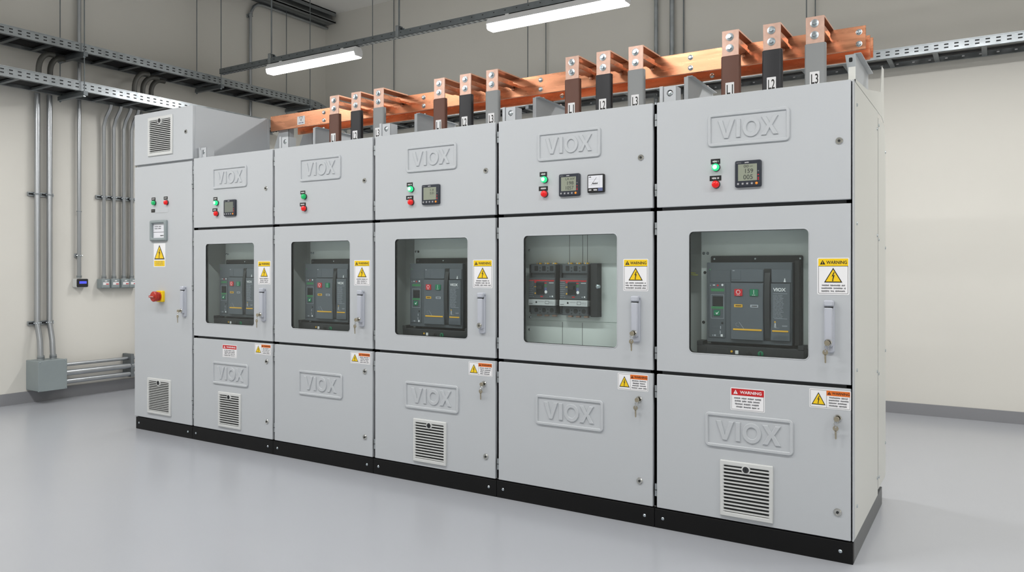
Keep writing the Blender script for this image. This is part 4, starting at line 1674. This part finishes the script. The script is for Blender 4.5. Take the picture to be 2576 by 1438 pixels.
def clamp(name, y0, y1, z, pipes, r, label):
    t = thing(name, (XL, (y0 + y1) / 2, z), label, 'clamp', 'strut clamps on the wall conduits')
    b = MB()
    b.box(XL, XL + .026, y0, y1, z - .02, z + .02, 'galv', .002)
    b.box(XL + .0262, XL + .0268, y0 + .004, y1 - .004, z - .01, z + .01, 'slot')
    b.build('strut_channel', t)
    for y in pipes:
        b = MB()
        b.torus((XW, y, z), (0, 0, 1), r + .003, .0045, 'galv', 18, 6)
        b.cyl((XW, y, z - .009), (XW, y, z + .009), r + .004, 'galv', 14)
        b.cyl((XW + .005, y - r - .012, z), (XW + .005, y + r + .012, z), .006, 'zinc', 8)
        b.build('clamp_ring', t)


clamp('strut_clamp', ypair[0] - .075, ypair[1] + .05, 2.078, ypair, .026, 'strut clamp holding the thick conduit pair, well above the pull box')
clamp('strut_clamp', ypair[0] - .075, ypair[1] + .05, .79, ypair, .026, 'strut clamp holding the thick conduit pair, close above the pull box')
clamp('strut_clamp', y4[0] - .07, y4[-1] + .06, 2.1, y4, .019, 'strut clamp across the four thin conduits')
clamp('strut_clamp', ys - .03, ys + .03, 1.47, [ys], .02, 'clamp on the single conduit above the display unit')
clamp('strut_clamp', ye - .03, ye + .03, 4.58, [ye], .02, 'clamp on the swept conduit near the ceiling')

# pull box
t = thing('pull_box', (XL, .25, PB[2]), 'large grey steel pull box low on the left wall below the conduit pair', 'junction box')
b = MB()
b.box(XL + .002, XL + .235, PB[0], PB[1], PB[2], PB[3], 'box_grey', .003)
b.build('enclosure', t)
b = MB()
b.prism(rr(PB[0] - .004, PB[1] + .004, PB[2] - .004, PB[3] + .004, .004, 2), XL + .246, XL + .235, 'box_grey', .003, 'X')
cv = b.build('cover', t)
for yy in (PB[0] + .012, PB[1] - .012):
    for zz in (PB[2] + .012, PB[3] - .012):
        q = MB()
        q.lathe((XL + .2455, yy, zz), (1, 0, 0), [(.006, 0), (.006, .002), (.002, .004)], 'zinc', 10)
        q.build('screw', cv)
# horizontal conduits from the pull box
for k, (r, z, x) in enumerate(((.018, .352, XL + .1), (.031, .272, XL + .13), (.026, .185, XL + .13))):
    conduit([(x, PB[1] - .002, z), (x, 3.4, z - .004)], r, 'horizontal conduit leaving the pull box, ' + ('thin one on top', 'thickest, in the middle', 'lowest of the three')[k],
            [((x, PB[1] + .02, z), (0, 1, 0), .03)] if k else [], 'horizontal conduits along the wall base')
t = thing('pipe_stand', (XL + .08, 1.13, .15), 'dark clamp holding the horizontal conduits close to the tall cabinet', 'clamp')
b = MB()
b.box(XL, XL + .16, 1.11, 1.145, .15, .40, 'galv_dark', .002)
b.build('strut', t)
b = MB()
b.cyl((XL + .13, 1.12, .272), (XL + .13, 1.14, .272), .036, 'galv', 16)
b.build('clamp_ring', t)

# display unit
x = XL
yd0, yd1 = .565, .69
t = thing('display_unit', (XL, .62, 1.135), 'small dark display unit with lit blue screen at the foot of the single conduit', 'display unit')
b = MB()
b.box(XL + .001, XL + .075, yd0 - .0, yd1, 1.137, 1.228, 'vent_white', .006)
b.build('case', t)
b = MB()
b.prism(rr(yd0 + .004, yd1 - .004, 1.141, 1.226, .01, 3), XL + .083, XL + .075, 'brk_black', .004, 'X')
fp = b.build('front_panel', t)
b = MB()
b.prism(rr(yd0 + .028, yd1 - .022, 1.176, 1.202), XL + .0842, XL + .082, 'screen_blue', 0, 'X')
b.build('screen', fp, label='lit blue screen')

# isolator boxes
ISL = ('small grey isolator with red marked label, beside the display unit', 'second small grey isolator along from the display unit', 'third small grey isolator along from the display unit', 'small grey isolator half hidden by the tall cabinet')
for k, y in enumerate(y4):
    t = thing('isolator_box', (XL, y, 1.12), ISL[k], 'isolator', 'isolator boxes below the four conduits')
    b = MB()
    ya = y - .05 if k else y - .075
    b.box(XL + .001, XL + .07, y - .052, y + .052, 1.122, 1.222, 'box_grey', .004)
    b.build('case', t)
    b = MB()
    b.prism(rr(y - .046, y + .046, 1.124, 1.218, .008, 3), XL + .085, XL + .069, 'box_grey', .006, 'X')
    b.build('cover', t)
    b = MB()
    b.prism(rr(y - .032, y + .032, 1.158, 1.186), XL + .0862, XL + .084, 'white', 0, 'X')
    b.prism(rr(y + .0, y + .03, 1.162, 1.172), XL + .0868, XL + .086, 'red', 0, 'X')
    b.prism(rr(y - .012, y + .012, 1.196, 1.206), XL + .0864, XL + .084, 'white', 0, 'X')
    b.build('label_plate', t)

# ------------------------------------------------------------------ conduits and rods on the back wall
for k, (u, r) in enumerate(((1650, .022), (1690, .025))):
    x = P(u, 50, YB - .05)[0]
    conduit([(x, YB - .045, 0.0), (x, YB - .045, ZC)], r, 'vertical conduit on the back wall beside the lamp end, ' + ('slimmer one' if k == 0 else 'thicker one'), [((x, YB - .045, 3.6), ZV, .05)] if k == 0 else [], 'back wall conduits', 'galv')
x = P(1719, 50, YB - .03)[0]
conduit([(x, YB - .02, 0.0), (x, YB - .02, ZC)], .007, 'very thin vertical conduit on the back wall beside the two thicker ones', (), 'back wall conduits', 'galv_dark')
# steel channel under the ceiling by the corner
b = MB()
xb0 = -7.34
b.prism([(xb0 - .22, ZC), (xb0, ZC), (xb0, ZC - .012), (xb0 - .1, ZC - .012)], -7.0, 4.135, 'beam_steel', axis='Y') if False else None
z1, z0 = ZC - .005, ZC - .155
b.box(XL + .02, xb0, -7.4, YB - .05, z1 - .012, z1, 'beam_steel')
b.box(XL + .02, xb0, -7.4, YB - .05, z0, z0 + .012, 'beam_steel')
b.box(xb0 - .1, xb0 - .088, -7.4, YB - .05, z0, z1, 'beam_steel')
b.box(xb0 - .012, xb0, -7.4, YB - .05, z0 + .09, z1, 'beam_steel')
b.box(xb0 - .012, xb0, -7.4, YB - .05, z0, z0 + .028, 'beam_steel')
tag(b.build('steel_channel'), 'galvanised steel channel along the ceiling, ending at the back wall corner', 'steel beam')

# ------------------------------------------------------------------ lighting channel and lamps
LAMP_W = 39.0
ZL, YL = 3.47, 1.975
LW, LH = .062, .105


def luminaire(xa, xb, y, label, group):
    t = thing('ceiling_lamp', ((xa + xb) / 2, y, ZL), label, 'ceiling lamp', group)
    b = MB()
    prof = [(y - LW, ZL + .05), (y - LW + .004, ZL + .075), (y - LW * .62, ZL + LH), (y + LW * .62, ZL + LH), (y + LW - .004, ZL + .075), (y + LW, ZL + .05)]
    b.prism(prof, xa, xb, 'lamp_white', axis='X')
    for x in (xa, xb):
        b.prism([(y - LW, ZL + .05)] + [(y - LW * .8, ZL + .01), (y + LW * .8, ZL + .01), (y + LW, ZL + .05)], x - .004, x + .004, 'lamp_white', axis='X')
    b.build('housing', t)
    b = MB()
    b.prism([(y - LW * .98, ZL + .05), (y - LW * .9, ZL + .016), (y - LW * .7, ZL), (y + LW * .7, ZL), (y + LW * .9, ZL + .016), (y + LW * .98, ZL + .05)], xa + .004, xb - .004, 'lamp_on', axis='X')
    b.build('diffuser', t, label='glowing white diffuser')
    ld = bpy.data.lights.new('lamp_light', 'AREA')
    ld.shape = 'RECTANGLE'
    ld.size, ld.size_y = xb - xa - .02, LW * 1.5
    ld.energy = LAMP_W
    ld.color = (1.0, 0.985, 0.965)
    lo = bpy.data.objects.new('lamp_light', ld)
    COL.objects.link(lo)
    lo.parent = t
    lo.location = (0, 0, -.003)
    for x in (xa + .2, xb - .2):
        b = MB()
        b.box(x - .02, x + .02, y - .035, y + .035, ZL + LH - .004, ZL + LH + .012, 'lamp_white', .003)
        b.build('clip', t)
    return t


CH0 = ZL + LH + .008


def channel(xa, xb, y, label):
    t = thing('lighting_channel', ((xa + xb) / 2, y, CH0), label, 'channel', 'suspended lighting channels')
    b = MB()
    b.box(xa, xb, y - .03, y - .027, CH0, CH0 + .06, 'galv_dark')
    b.box(xa, xb, y + .027, y + .03, CH0, CH0 + .06, 'galv_dark')
    b.box(xa, xb, y - .03, y + .03, CH0, CH0 + .003, 'galv')
    n = int((xb - xa) / .06)
    for k in range(n):
        x = xa + .02 + .06 * k
        for dy in (-.012, .012):
            b.box(x, x + .03, y + dy - .005, y + dy + .005, CH0 - .0008, CH0 + .001, 'slot')
        if k % 2:
            b.box(x, x + .014, y - .0305, y - .03, CH0 + .034, CH0 + .042, 'slot')
    b.build('perforated_strut', t)
    return t


def ch_hanger(t, x, y):
    b = MB()
    b.cyl((x, y, CH0 + .06), (x, y, ZC), .008, 'galv_dark', 8)
    b.build('drop_rod', t)
    b = MB()
    b.box(x - .02, x + .02, y - .034, y - .03, CH0 + .0, CH0 + .11, 'galv', .001)
    b.box(x - .02, x + .02, y + .03, y + .034, CH0 + .0, CH0 + .11, 'galv', .001)
    b.box(x - .02, x + .02, y - .034, y + .034, CH0 + .105, CH0 + .11, 'galv', .001)
    b.cyl((x - .01, y + .02, CH0 + .09), (x + .05, y + .02, CH0 + .085), .008, 'zinc', 8)
    b.build('hanger_clamp', t)


LX = [(-6.22, -4.905), (-3.302, -1.968), (-.35, .965), (2.6, 3.9)]
t = channel(-7.05, 4.3, YL, 'suspended galvanised lighting channel running from the left wall tray over the busbars')
for u in (683, 1004):
    ch_hanger(t, P(u, 80, YL)[0], YL)
ch_hanger(t, -1.0, YL)
ch_hanger(t, 2.0, YL)
LLB = ('lit linear lamp on the channel, nearer the room corner', 'lit linear lamp on the channel, partly cut by the top of the picture', None, None)
for k, (a, c) in enumerate(LX):
    luminaire(a, c, YL, LLB[k] or 'lit linear lamp above the end of the cabinet row, out of frame', 'linear ceiling lamps')
for row, y in enumerate((-1.8, -5.4)):
    t = channel(-7.2, 4.3, y, 'suspended lighting channel over the aisle in front of the cabinets' if row == 0 else 'suspended lighting channel by the front wall')
    for x in (-6.0, -2.0, 2.0):
        ch_hanger(t, x, y)
    for a, c in ((-6.95, -5.62), (-4.95, -3.62), (-2.6, -1.27), (-.1, 1.23), (2.6, 3.93)) if row == 0 else LX[:3:2]:
        luminaire(a, c, y, 'lit linear lamp over the aisle in front of the cabinets' if row == 0 else 'lit linear lamp by the front wall', 'linear ceiling lamps of the aisle' if row == 0 else 'linear ceiling lamps by the front wall')

# ------------------------------------------------------------------ camera, world, view
w = bpy.data.worlds.new('World')
scn.world = w
w.use_nodes = True
w.node_tree.nodes['Background'].inputs['Color'].default_value = (1, 1, 1, 1)
w.node_tree.nodes['Background'].inputs['Strength'].default_value = 0.0

cd = bpy.data.cameras.new('camera')
cam = bpy.data.objects.new('camera', cd)
COL.objects.link(cam)
cam.location = (CX, CY, CH)
fwd = Vector((-SN, CS, 0))
cam.rotation_euler = fwd.to_track_quat('-Z', 'Y').to_euler()
cd.sensor_fit = 'HORIZONTAL'
cd.sensor_width = 36.0
cd.lens = FPX / 2576 * 36.0
cd.shift_y = -(719 - VH) / 2576
cd.clip_start = .05
cd.clip_end = 60
scn.camera = cam

scn.view_settings.view_transform = 'Standard'
scn.view_settings.look = 'None'
scn.view_settings.exposure = -0.13
scn.view_settings.gamma = 1.0
scn.view_settings.use_curve_mapping = False
scn.cycles.use_denoising = True
scn.cycles.max_bounces = 7
scn.cycles.use_adaptive_sampling = True
scn.cycles.adaptive_threshold = 0.04
scn.cycles.glossy_bounces = 3
scn.cycles.diffuse_bounces = 5
scn.cycles.transparent_max_bounces = 12
scn.cycles.caustics_reflective = False
scn.cycles.caustics_refractive = False
scn.cycles.sample_clamp_indirect = 8.0
